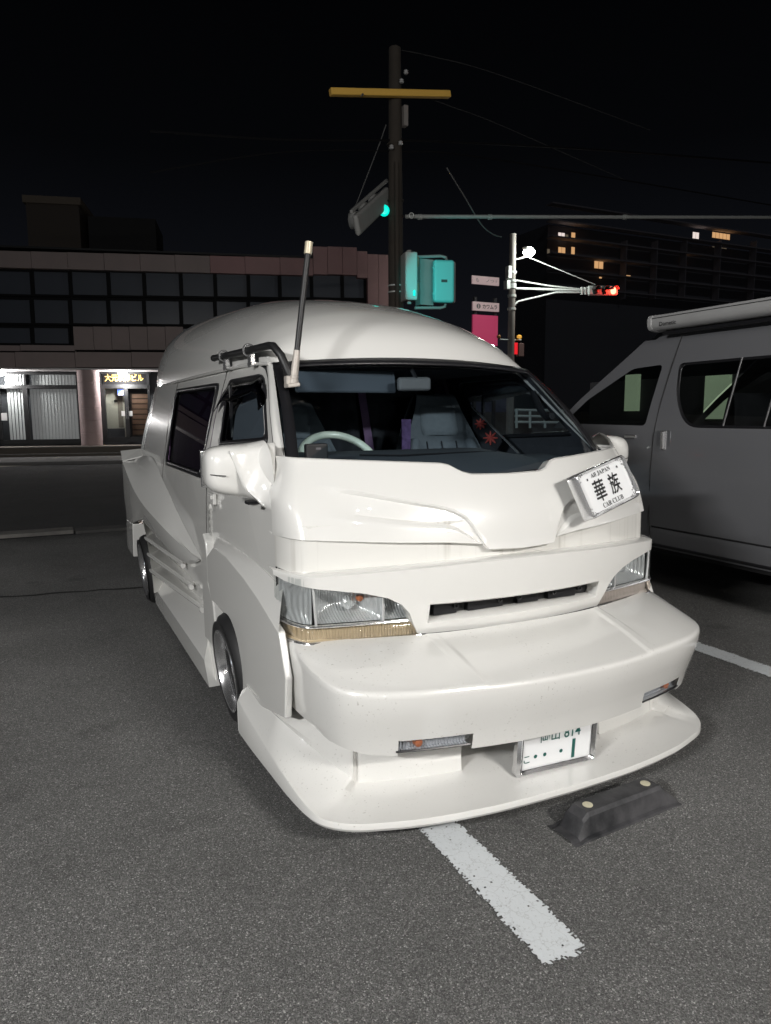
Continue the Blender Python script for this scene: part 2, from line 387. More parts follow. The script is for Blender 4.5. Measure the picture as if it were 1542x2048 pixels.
# ================================================================== WHITE CUSTOM VAN
XC = 1.62
van = thing('custom_van', 'white customised high roof van with wide body kit and long front lip', 'van', (XC, 4.2, 0))
WPT = [(0, .85), (1.0, .85), (1.1, .842), (1.26, .812), (1.45, .757), (1.63, .70), (1.70, .68), (1.9, .6)]
def W(z): return interp(z, WPT)
def seam_y(z): return interp(z, [(.6, 2.53), (1.11, 2.54), (1.25, 2.645), (1.44, 2.885), (1.60, 3.07), (1.66, 3.15)])
def sX(s, w): return XC+s*w
def side(s, loops, off=0): return [[(sX(s, W(z)+off), y, z) for y, z in lp] for lp in loops]
# ---- wheel wells, underbody
DK = []
DK.append(boxm((XC, 4.4, .38), (1.50, 3.9, .36)))
obj('underbody', *joined(*DK), DARK, van, smooth=0)
for s in (-1, 1):
    # front door with its window
    # door outline: z .6 to 1.67
    dout = [(2.535, .60), (3.82, .60), (3.82, .80), (3.785, 1.02), (3.825, 1.23), (3.89, 1.42), (3.90, 1.675), (3.30, 1.675), (3.15, 1.645), (3.07, 1.60), (2.885, 1.44), (2.65, 1.25), (2.54, 1.10)]
    dwin = rounded([(2.80, 1.325), (3.64, 1.285), (3.80, 1.625), (3.13, 1.625)], [.05, .04, .08, .09], 5)
    dr = obj('door', *gridm(side(s, ring2(rounded(dout, .025, 2), dwin, 5)), close=True), PAINT, van, smooth=40)
    # black seal frame, glass, visor
    inn = rounded([(2.85, 1.35), (3.61, 1.31), (3.765, 1.602), (3.145, 1.602)], [.05, .03, .07, .08], 5)
    lp = side(s, ring2(dwin, inn, 1), .004); V, FC = gridm(lp, close=True)
    fr = obj('window_frame', V, FC, BLACKTRIM, dr, solid=.008)
    c = (3.2, 1.47); n_ = len(inn); cp = [(sX(s, W(z)-.006), y, z) for y, z in inn]
    obj('window_glass', cp, [tuple(range(n_))], WIND, dr, smooth=0)
    if s < 0: obj('window_shade', [(sX(s, W(z)-.03), y, z) for y, z in rounded([(2.88, 1.32), (3.50, 1.29), (3.60, 1.46), (3.42, 1.60), (3.13, 1.62)], .05, 4)], [tuple(range(25))], mat('shade_fabric', (.075, .08, .092), .9, bump=(80, .3, .003)), dr, smooth=0)
    obj('door_trim', *gridm(side(s, ring2(rounded(dout, .02, 2), dwin, 3), -.012), close=True), DARKFAB, dr, smooth=40)
    vis = [[], []]
    for t in range(19):
        f = t/18; y = lerp(2.98, 3.84, f); zt = interp(y, [(2.98, 1.49), (3.06, 1.57), (3.16, 1.615), (3.72, 1.62), (3.84, 1.56)])
        hh = interp(y, [(2.98, .03), (3.2, .075), (3.55, .11), (3.84, .10)])
        vis[0].append((sX(s, W(zt)+.006), y, zt)); vis[1].append((sX(s, W(zt-hh)+.028), y, zt-hh))
    obj('rain_visor', *gridm(vis), TINT, dr, solid=.003)
    # quarter light divider bar + rivets
    obj('divider_bar', *boxm((sX(s, W(1.46)-.002), 3.58, 1.46), (.012, .02, .26)), BLACKTRIM, dr)
    # handle: cup and grip
    hy = 3.60
    obj('door_handle', *joined(boxm((sX(s, .86), hy, 1.025), (.02, .13, .055)), boxm((sX(s, .874), hy-.01, 1.035), (.014, .10, .022)), lathem([(0, .016), (.008, .014)], (sX(s, .872), hy-.02, .985), (s, 0, 0), 12)), PAINT, dr, bevel=.006)
    # emblem badge strip
    bd = [boxm((sX(s, .852), 3.715, .885), (.006, .055, .18))]
    for k in range(5): bd.append(boxm((sX(s, .857), 3.715, .815+k*.036), (.006, .035, .02)))
    obj('badge', *joined(*bd), MATS['badge_silver'] if 'badge_silver' in MATS else mat('badge_silver', (.5, .5, .48), .35, .4), dr, bevel=.002)
    # dark inner face of the door
    obj('door_lining', *gridm([[(sX(s, .79), y, z) for y in (2.62, 3.7)] for z in (.62, 1.27)]), DARKFAB, dr, smooth=0)
    # sliding door panel with long window
    sout = [(3.84, 1.23), (3.80, 1.02), (3.835, .80), (3.835, .20), (5.33, .20), (5.31, .89), (5.27, 1.2), (5.43, 1.46), (5.43, 1.685), (3.915, 1.675), (3.905, 1.42)]
    swin = rounded([(3.90, 1.10), (5.14, 1.10), (5.40, 1.63), (4.0, 1.62)], .06, 5)
    sd = obj('side_panel', *gridm(side(s, ring2(rounded(sout, .02, 2), swin, 6)), close=True), PAINT, van, smooth=40)
    inn = rounded([(3.95, 1.13), (5.10, 1.13), (5.345, 1.605), (4.035, 1.595)], .05, 5)
    fr = obj('window_frame', *gridm(side(s, ring2(swin, inn, 1), .005), close=True), BLACKTRIM, sd, solid=.01)
    obj('window_glass', [(sX(s, W(z)-.005), y, z) for y, z in inn], [tuple(range(len(inn)))], TINT, sd, smooth=0)
    cr = []
    for i in range(5):
        z = lerp(1.12, 1.62, i/4); cr.append([(sX(s, W(z)-.05+.014*math.sin(k*.9)+.006*math.sin(k*2.3+1)), lerp(3.88, 5.42, k/90), z) for k in range(91)])
    obj('curtain', *gridm(cr), PURPLE, sd, smooth=60)
    # rear quarter
    rows = []
    for z in [.2, .5, .8, 1.0, 1.1, 1.2, 1.3, 1.4, 1.5, 1.6, 1.685]:
        y0 = interp(z, [(.2, 5.345), (.89, 5.325), (1.2, 5.285), (1.46, 5.445), (1.685, 5.445)])
        r = [(sX(s, W(z)), lerp(y0, 6.60, t/5), z) for t in range(6)]
        r += [(sX(s, W(z)-.12*(1-math.cos(a))), 6.60+.17*math.sin(a), z) for a in (.4, .8, 1.2, 1.57)]
        r += [(XC+s*.3, 6.79, z), (XC, 6.80, z)]
        rows.append(r)
    obj('rear_quarter', *gridm(rows), PAINT, van, smooth=40)
    # A pillar between screen and door
    rows = []
    for i in range(9):
        t = i/8; z_ = lerp(1.255, 1.652, t); a = Vector((s*lerp(.776, .683, t), lerp(2.635, 3.078, t), lerp(1.262, 1.662, t))); b = Vector((s*(W(z_)), seam_y(z_)-.006, z_))
        rows.append([(XC+p.x, p.y, p.z) for p in (a+Vector((0, .004, 0)), a, a.lerp(b, .35)+Vector((s*.007, -.004, 0)), a.lerp(b, .7)+Vector((s*.007, 0, 0)), b, b+Vector((-s*.03, .01, 0)))])
    pi_ = obj('windscreen_pillar', *gridm(rows), PAINT, van, smooth=50)
    obj('pillar_trim', *gridm([[(r[0][0]-s*.008, r[0][1]+.006, r[0][2]), (r[2][0]-s*.012, r[2][1]+.014, r[2][2]), (r[4][0]-s*.014, r[4][1]+.016, r[4][2])] for r in rows]), DARKFAB, pi_, smooth=50)
    # small black bracket on the pillar
    obj('pillar_clip', *boxm((sX(s, W(1.54)+.004), 3.035, 1.535), (.012, .028, .10), Matrix.Rotation(-.75, 3, 'X')), BLACKTRIM, van, bevel=.003)
# ---- roof
ZC = [(0, 1.70), (.03, 1.755), (.07, 1.812), (.13, 1.862), (.3, 1.94), (.6, 2.025), (1.0, 2.10), (1.5, 2.17), (2.2, 2.225), (3, 2.27), (3.5, 2.28), (3.7, 2.24), (3.8, 2.12), (3.84, 1.69)]
def drip(y): return interp(y, [(2.98, .675), (3.1, .682), (3.4, .69), (6.3, .69), (6.6, .67), (6.85, .60)])
rows = []
st = sorted(set([z[0] for z in ZC]+[.015, .05, .1, .2, .4, .8, 1.25, 1.8, 2.6, 3.3, 3.6, 3.65, 3.75, 3.82]))
for t in st:
    zc = interp(t, ZC); r = []
    for k in range(49):
        a = math.pi*k/48; cu = math.cos(a); su = math.sin(a)
        n = 2.3; u = math.copysign(abs(cu)**(2/n), cu); h = su**(2/n)
        yb = 2.965+t+.13*u*u*max(0, 1-t/1.5)
        w = drip(yb)
        r.append((XC+u*w, yb, 1.688-.02*max(0, 1-t/.5)+(zc-1.688)*h))
    rows.append(r)
roof = obj('roof', *gridm(rows), PAINT, van, smooth=60)
for s in (-1, 1):
    obj('drip_rail', *tubem([(sX(s, drip(y)+.008), y, z) for y, z in ((3.10, 1.664), (3.25, 1.674), (3.6, 1.684), (4.5, 1.688), (5.5, 1.688), (6.62, 1.688))], .009, 8), PAINT, roof)
# ---- windscreen
def scr(sx, t):
    yb, zb = 2.385+.42*(sx*.775)**2, interp(abs(sx*.775), [(0, 1.20), (.25, 1.235), (.775, 1.262)])
    yt, zt = 2.97+.11*sx*sx, 1.69-.028*sx*sx
    b = Vector((XC+sx*.775, yb, zb)); tp = Vector((XC+sx*.684, yt, zt)); p = b.lerp(tp, t)
    p.y -= .03*math.sin(math.pi*t); p.z += .012*math.sin(math.pi*t)
    return p
G = [[scr(-1+2*i/24, j/10) for i in range(25)] for j in range(11)]
ws = obj('windscreen', *gridm(G), WIND, van, smooth=60)
def band(lo, hi, off):
    rows = []
    for (sx, t) in lo: rows.append(scr(sx, t)+Vector((0, -off, off*.7)))
    rows2 = [scr(sx, t)+Vector((0, -off*.8, off*.6)) for (sx, t) in hi]
    return gridm([rows, rows2])
N = 24
lo = [(-1, i/N) for i in range(N+1)]+[(-1+2*i/N, 1) for i in range(1, N+1)]+[(1, 1-i/N) for i in range(1, N+1)]
def inset(p):
    sx, t = p; return (max(-.945, min(.945, sx)), min(.935, t))
hi = [inset(p) for p in lo]
obj('screen_seal', *band(lo, hi, .006), BLACKTRIM, ws, smooth=40, solid=.008)
# ---- hood panel
def hood_low(u):
    u = abs(u); return interp(u, [(0, .936), (.15, .942), (.165, .962), (.3, .975), (.5, .984), (.86, 1.004)])
def hood_top(u):
    u = abs(u); return interp(u, [(0, 1.208), (.16, 1.211), (.195, 1.221), (.24, 1.247), (.27, 1.254), (.5, 1.266), (.85, 1.282)])
def corner(u): return .125*max(0, (abs(u)-.73)/.135)**2.4
C1 = [(.155, .94), (.22, 1.055), (.27, 1.085), (.33, 1.103), (.45, 1.128), (.6, 1.16), (.72, 1.18)]
C2 = [(.155, .94), (.19, .968), (.266, 1.018), (.31, 1.03), (.466, 1.047), (.62, 1.067), (.76, 1.088)]
WRAP = [(.78+.088*math.sin(a), 1-math.cos(a)) for a in [k*math.pi/2/8 for k in range(1, 9)]]
def wrapped(half, yf, ys):
    """full-width columns (u, y): the bowed front yf(u) turned round the corners to meet the side seam at ys"""
    H = [(u, yf(u)) for u in half if u <= .7801]+[(u, lerp(yf(.78), ys, f)) for u, f in WRAP]
    return [(-u, y) for u, y in reversed(H) if u > 0]+H
HU = sorted(set([.78*i/52 for i in range(53)]+[.15, .155, .165, .175, .195, .24]))
NU = len(HU)+len(WRAP)
rows = []
def hood_rows():
    cols = []
    base = HU+[w[0] for w in WRAP]
    for i, u in enumerate(base):
        zl_, zt_ = hood_low(u), hood_top(u)
        if u <= .1551: z1 = z2 = zl_
        else: z1, z2 = interp(u, C1), interp(u, C2)
        z1 = max(z1, zl_); z2 = max(z2, zl_)
        fade = (1-sstep(.60, .77, u))*sstep(.155, .20, u)
        zz = [(lerp(zl_, z2, t), .004*fade) for t in (0, .25, .5, .75, .92)]
        zz += [(lerp(z2, z1, t), d*fade) for t, d in ((.0, .006), (.16, .019), (.4, .018), (.65, .018), (.88, .017), (1.0, .004))]
        zz += [(lerp(z1, zt_, t), d*fade) for t, d in ((.05, 0), (.12, 0), (.25, 0), (.4, 0), (.55, 0), (.7, 0), (.82, 0), (.92, 0), (1, 0))]
        col = []
        for z, d in zz:
            f = (z-.955)/(1.268-.955); ys = seam_y(z)-.004
            yf = lambda v: lerp(2.165+.27*v*v, 2.30+.33*v*v, f)-.026*math.sin(math.pi*min(1, max(0, f)))
            y = yf(u) if u <= .7801 else lerp(yf(.78), ys, WRAP[i-len(HU)][1])
            uu = u if z < 1.12 else u-(u/.868)**6*.045*sstep(1.12, 1.27, z)
            col.append((uu, y+d, z))
        cols.append(col)
    return cols
HC_ = hood_rows(); nz = len(HC_[0])
for k in range(nz):
    r = [(c[k][0], c[k][1], c[k][2]) for c in HC_]
    rows.append([Vector((XC-u, y, z)) for u, y, z in reversed(r[1:])]+[Vector((XC+u, y, z)) for u, y, z in r])
low = [[p+Vector((0, .012, -.004)) for p in rows[0]], [p+Vector((0, .05, .004)) for p in rows[0]]]
top = [[p+Vector((0, .010, .004)) for p in rows[-1]], [p+Vector((0, .052, -.006)) for p in rows[-1]]]
hood = obj('hood_panel', *gridm([low[1], low[0]]+rows+top), PAINT, van, smooth=28)
# band between hood and grille shelf
rows = []
for z in (.88, .90, .93, .97, 1.0, 1.05):
    rows.append([(XC+u*.992, y, z) for u, y in wrapped(HU, lambda v: 2.20+.25*v*v+.02*(z-.9), 2.53)])
obj('nose_band', *gridm(rows), PAINT_STREAK, van, smooth=60)
# ---- grille panel with shelf, slot and headlight cut-outs
HC = [(.425, .643), (.45, .69), (.467, .73), (.498, .765), (.548, .793), (.63, .815), (.74, .831), (.86, .846), (.895, .866)]
def gp_low(u):
    u = abs(u); return .643 if u <= .425 else interp(u, HC)
def gp_top(u): return .906-.032*(abs(u)/.88)**1.6
def gp_y(u, z):
    zt = gp_top(u); f = min(1, max(0, (zt-z)/(zt-.64)))
    return 2.125+.25*u*u+.16*max(0, (abs(u)-.78)/.105)**2.2+.045*f-.012*math.sin(math.pi*f)
gu = sorted(set([-.885+1.77*i/90 for i in range(91)]+[s*v for s in (-1, 1) for v in (.405, .395, .425, .437, .45, .458, .467, .482, .498, .52, .548, .59)]))
sl, sh = .687, .760
rows = []
fr_ = [0, .5, 1]
# three z-zones: below slot, slot, above slot
def zone(u, i):
    lowz, tz = gp_low(u), gp_top(u)
    zz = [lerp(.643, sl, t) for t in (0, .25, .6, 1)]+[lerp(sl, sh, t) for t in (.5, 1)]+[lerp(sh, tz, t) for t in (.2, .45, .7, .9, 1)]
    return max(zz[i], lowz)
for i in range(11):
    rows.append([(XC+u, gp_y(u, zone(u, i)), zone(u, i)) for u in gu])
def skip(i, j):
    a, b = gu[j], gu[j+1]
    if 3 <= i < 5 and max(abs(a), abs(b)) <= .4001: return True
    return False
edge = rows[-1]
rows.append([(x, y+.008, z+.004) for x, y, z in edge])
rows.append([(x, y+.075, z+.004) for x, y, z in edge])
bot = [[(x, y+.05, z+.0) for x, y, z in rows[0]]]
V, FC = gridm(bot+rows, skip=lambda i, j: skip(i-1, j))
FC = [q for q in FC if len({tuple(round(c, 5) for c in V[k]) for k in q}) > 2]
gp = obj('grille_panel', V, FC, PAINT, van, smooth=35)
# slot liner
sr = rounded([(-.400, sl), (.400, sl), (.405, sh), (-.405, sh)], .012, 3)
def slot_pt(p, d): return (XC+p[0], gp_y(p[0], p[1])+d, p[1])
rr = [[(XC+p[0], gp_y(p[0], p[1])+d, p[1]+dz*(1 if p[1] < .72 else -1)) for p in resample(sr+[sr[0]], 120)] for d, dz in ((-.001, 0), (.004, .004), (.09, .008))]
obj('slot_lining', *gridm(rr), PAINT, gp, smooth=40)
bk = [boxm((XC, 2.265, .735), (.86, .02, .10))]
bk2 = []
for u, w in ((-.30, .10), (-.12, .16), (.08, .10), (.25, .14)):
    bk2.append(boxm((XC+u, 2.245, .722), (w, .03, .05)))
for u in (-.26, -.06, .03, .2, .33): bk2.append(lathem([(0, .012), (-.01, .012), (-.012, .005), (-.004, .004)], (XC+u, 2.226, .727), (0, 1, 0), 10))
gr = obj('grille_backing', *joined(*bk), DARK, gp, smooth=0)
obj('mounting_bracket', *joined(*bk2), BLACKTRIM, gr, bevel=.003)
# ---- headlights
ORANGE = mat('bulb_orange', (.70, .22, .09), .3, coat=.4)
def hl_y(u): return 2.198+.17*u*u
AMBG = glass('amber_glass', (.90, .80, .64), 1.5, .06)
CLRG = glass('clear_pinkish_lens', (.93, .87, .82), 1.5, .06)
FLUTE = fluted(mat('reflector_chrome', (.88, .89, .90), .20, .55), 30, .9)
for s in (-1, 1):
    def P(u, z, d=0):
        if u <= .79: return Vector((XC+s*u, hl_y(u)+d, z))
        a = min(1, (u-.79)/.16)*math.pi/2; y9 = hl_y(.79)
        return Vector((XC+s*(.79+(.080-d*.8)*math.sin(a)), y9+d+(2.515-y9-d)*(1-math.cos(a)), z))
    hl = obj('headlight', *gridm([[P(u, z, .10) for u in (.41, .5, .6, .7, .79, .83, .87, .91, .95)] for z in (.63, .87)]), DARK, van, smooth=40)
    # reflector bowls: side marker, main, inner
    for (a, b, dep) in ((.80, .94, .04), (.553, .785, .085), (.428, .545, .05)):
        R_ = []
        for i in range(11):
            R_.append([P(lerp(a, b, j/16), lerp(.702, .842, i/10), .012+dep*(1-max(abs(2*i/10-1), abs(2*j/16-1))**2.5)*(1 if b < .8 else .6)) for j in range(17)])
        obj('reflector', *gridm(R_), FLUTE, hl, smooth=50)
    obj('bulb_shield', *lathem([(0, .026), (-.01, .024), (-.02, .012), (-.021, 0)], P(.655, .765, .055), (0, 1, 0), 16), FLUTE, hl)
    obj('bulb', *lathem([(0, .0), (.004, .012), (.02, .012), (.03, 0)], P(.61, .775, .05), (0, 1, 0), 10), ORANGE, hl)
    # clear fluted lens
    L_ = []
    for i in range(9):
        L_.append([P(lerp(.415, .95, j/160), lerp(.698, .868, i/8), .0022*math.sin(j*1.6)*(1 if 25 < j < 150 else .3)-.002) for j in range(161)])
    obj('lens', *gridm(L_), CLEAR, hl, smooth=60)
    obj('lens_divider', *tubem([P(.787, .70, -.002), P(.792, .77, -.003), P(.797, .85, .0)], .005, 8), mat('clear_plastic_rib', (.45, .46, .46), .2) if 'clear_plastic_rib' not in MATS else MATS['clear_plastic_rib'], hl)
    obj('lens_divider', *boxm(P(.549, .77, .006), (.008, .02, .15)), FLUTE, hl)
    # amber indicator below, with chrome strips
    us_ = [lerp(.41, .95, j/40) for j in range(41)]
    obj('turn_signal', *gridm([[P(u, z, o) for u in us_] for z, o in ((.640, -.002), (.645, -.008), (.665, -.012), (.685, -.008), (.690, -.002))]), AMBG if s < 0 else CLRG, hl, smooth=60)
    obj('signal_reflector', *gridm([[P(u, z, .016) for u in us_] for z in (.634, .697)]), FLUTE, hl, smooth=60)
    for z, r_ in ((.695, .0045), (.634, .006)):
        obj('chrome_strip', *tubem([P(u, z, -.006) for u in us_], r_, 8), CHROME, hl)
# ---- bumper
A = catmull([(0, 1.818), (.17, 1.825), (.34, 1.848), (.54, 1.888), (.66, 1.925), (.75, 1.972), (.812, 2.035), (.845, 2.135), (.862, 2.28), (.870, 2.50)], 6)
Bk = catmull([(0, 2.155), (.17, 2.16), (.35, 2.178), (.52, 2.222), (.64, 2.255), (.72, 2.285), (.785, 2.33), (.825, 2.385), (.855, 2.44), (.862, 2.52)], 6)
def half_to_full(H): return [(-u, y) for u, y in reversed(H[1:])]+list(H)
# extra columns at the lamp cut edges
def at_u(H, u):
    for (a, b), (c, d) in zip(H, H[1:]):
        if a <= u <= c: return (u-a)/(c-a) if c > a else 0, (a, b), (c, d)
def ins(H1, H2, u):
    for i in range(len(H1)-1):
        if H1[i][0] < u < H1[i+1][0] and H1[i+1][1] < 2.0:
            t = (u-H1[i][0])/(H1[i+1][0]-H1[i][0])
            f = lambda H: tuple(lerp(H[i][k], H[i+1][k], t) for k in (0, 1))
            H1.insert(i+1, f(H1)); H2.insert(i+1, f(H2)); return
for u in (.352, .36, .388, .392, .40, .41, .632, .640, .648): ins(A, Bk, u)
AF, BF = half_to_full(A), half_to_full(Bk)
def zbot(u, y):
    if y > 2.05: return lerp(.35, .40, min(1, (y-2.05)/.2))
    return interp(abs(u), [(0, .323), (.6, .323), (.72, .329), (.78, .34), (.84, .36)])
rows = []
zl = .558
def zed(a): return zl+.045*sstep(2.0, 2.35, a[1])
def rowp(f): return [f(a, b) for a, b in zip(AF, BF)]
for t in (0, .06, .12, .25, .4, .55, .7, .85, .95, .975):
    def ff(a, b, t=t):
        x, y = lerp(b[0], a[0], t), lerp(b[1], a[1], t); z = lerp(.645 if abs(a[0]) > .4 else .648, zed(a)+.004, t)+.006*math.sin(math.pi*t)
        if abs(a[0]) < .356: z -= .004*sstep(0, .12, t)
        return (XC+x, y, z)
    rows.append(rowp(ff))
def ledge(a, b): return (-.004 if abs(a[0]) < .356 else 0)
rows.append(rowp(lambda a, b: (XC+a[0], lerp(a[1], b[1], .008), zed(a)+.001+ledge(a, b)*.6)))
rows.append(rowp(lambda a, b: (XC+a[0]*1.002, a[1], zed(a)-.008)))
rows.append(rowp(lambda a, b: (XC+a[0]*1.002, a[1]+.0006, zed(a)-.016)))
rows.append(rowp(lambda a, b: (XC+a[0]*1.002, a[1]+.004, zed(a)-.05)))
rows.append(rowp(lambda a, b: (XC+a[0]*1.0, a[1]+.02, .46)))
rows.append(rowp(lambda a, b: (XC+a[0]*.992, a[1]+.038, .40)))
rows.append(rowp(lambda a, b: (XC+a[0]*.99, a[1]+.044, .382)))
rows.append(rowp(lambda a, b: (XC+a[0]*.985, a[1]+.056, zbot(*a))))
rows.append(rowp(lambda a, b: (XC+a[0]*.975, a[1]+.085, zbot(*a)+.004)))
nr = len(rows)
def bskip(i, j):
    u0, u1 = abs(AF[j][0]), abs(AF[j+1][0])
    return nr-3 <= i and min(u0, u1) >= .387 and max(u0, u1) <= .641 and AF[j][1] < 2.0
bump = obj('front_bumper', *gridm(rows, skip=bskip), PAINT_SPECK, van, smooth=40)
# fog lamps in the cut-outs
RIBG = glass('ribbed_lens', (.75, .77, .80), 1.5, .05)
def ay(u):
    r = at_u(A, abs(u)); return lerp(r[1][1], r[2][1], r[0])
for s in (-1, 1):
    us_ = [lerp(.39, .638, j/24) for j in range(25)]
    fl = obj('fog_lamp', *gridm([[(sX(s, u), ay(u)+o, z) for u in us_] for z, o in ((.385, .06), (.383, .085), (.342, .085), (.338, .07))]), FLUTE, bump, smooth=40)
    obj('ribbed_lens', *gridm([[(sX(s, u), ay(u)+.052+(.004 if k % 2 else 0)+.006*k/6, lerp(.378, .341, k/6)) for u in us_] for k in range(7)]), RIBG, fl, smooth=20)
    obj('lamp_rim', *tubem([(sX(s, u), ay(u)+.056, .341) for u in us_], .004, 6), BLACKTRIM, fl)
    obj('bulb', *lathem([(0, .0), (.004, .014), (.02, .016), (.04, .012), (.05, 0)], (sX(s, .56), ay(.56)+.06, .362), (0, 1, 0), 10), ORANGE, fl)
# ---- lip spoiler
LP = catmull([(0, 1.850), (.3, 1.862), (.55, 1.898), (.7, 1.940), (.80, 1.982), (.868, 2.045), (.900, 2.13), (.918, 2.28), (.928, 2.46), (.94, 2.70), (.944, 2.86)], 6)
LF = half_to_full(LP)
def lrow(f):
    out = []
    for i, (u, y) in enumerate(LF):
        a, b = LF[max(i-1, 0)], LF[min(i+1, len(LF)-1)]
        t = Vector((b[0]-a[0], b[1]-a[1])).normalized(); nrm = Vector((-t.y, t.x))     # pointing inwards
        k = max(0, min(1, (y-2.0)/.46))                              # 0 on the front, 1 on the side wings
        k2 = max(0, min(1, (y-2.05)/.8))
        d, z = f(k, k2, y); p = Vector((u, y))+nrm*d
        out.append((XC+p.x, p.y, z))
    return out
LF = sorted(set(LF), key=lambda q: (q[0], 0))
def _path():
    H = [q for q in LP]
    for u in (.338, .352):
        for i_ in range(len(H)-1):
            if H[i_][0] < u < H[i_+1][0] and H[i_+1][1] < 2: H.insert(i_+1, (u, lerp(H[i_][1], H[i_+1][1], (u-H[i_][0])/(H[i_+1][0]-H[i_][0])))); break
    return half_to_full(H)
LF = _path()
ctr = lambda d, z, dc, zc_: (lambda k, k2, y: None)
def lr(fo, fc=None):
    a = lrow(fo); b = lrow(fc or fo)
    return [b[i_] if abs(LF[i_][0]) < .345 else a[i_] for i_ in range(len(LF))]
rows = [lr(lambda k, k2, y: (.16*(1-k)+.03*k, .104)), lr(lambda k, k2, y: (.006, .094)), lr(lambda k, k2, y: (0, .104)),
        ]
def lip_O(k, k2): return .003, .124+k2*.125
def lip_I(k, k2): return lerp(.205, .044, k), lerp(.158, .325, k)-k2*.03
def lip_mid(t):
    def f(k, k2, y):
        (a, b), (c, d) = lip_O(k, k2), lip_I(k, k2)
        return lerp(a, c, t), lerp(b, d, t**lerp(1.5, 1.0, k))
    return f
rows.append(lr(lambda k, k2, y: (.0006, lip_O(k, k2)[1]-.006)))
rows.append(lr(lambda k, k2, y: lip_O(k, k2)))
for t in (.04, .25, .5, .75, .97): rows.append(lr(lip_mid(t)))
rows += [lr(lambda k, k2, y: lip_I(k, k2), lambda k, k2, y: (.26, .160)),
         lr(lambda k, k2, y: (lip_I(k, k2)[0]+lerp(.004, -.006, k), lip_I(k, k2)[1]+lerp(.05, .012, k)), lambda k, k2, y: (.36, .165)),
         lr(lambda k, k2, y: (lerp(.200, .10, k), lerp(.34, .352, k)-k2*.03), lambda k, k2, y: (.37, .36))]
lip = obj('lip_spoiler', *gridm(rows), PAINT_SPECK, van, smooth=30)
# closing wall under the bumper, struts
for s in (-1, 1):
    # rear end cap of the wing and its recess moulding
    k = [(sX(s, .944), 2.86, .104), (sX(s, .944), 2.86, .235), (sX(s, .92), 2.86, .285), (sX(s, .885), 2.86, .30), (sX(s, .80), 2.86, .30), (sX(s, .80), 2.86, .104)]
    obj('wing_end', *prismm(k, (0, .012, 0)), PAINT, lip, bevel=.008)
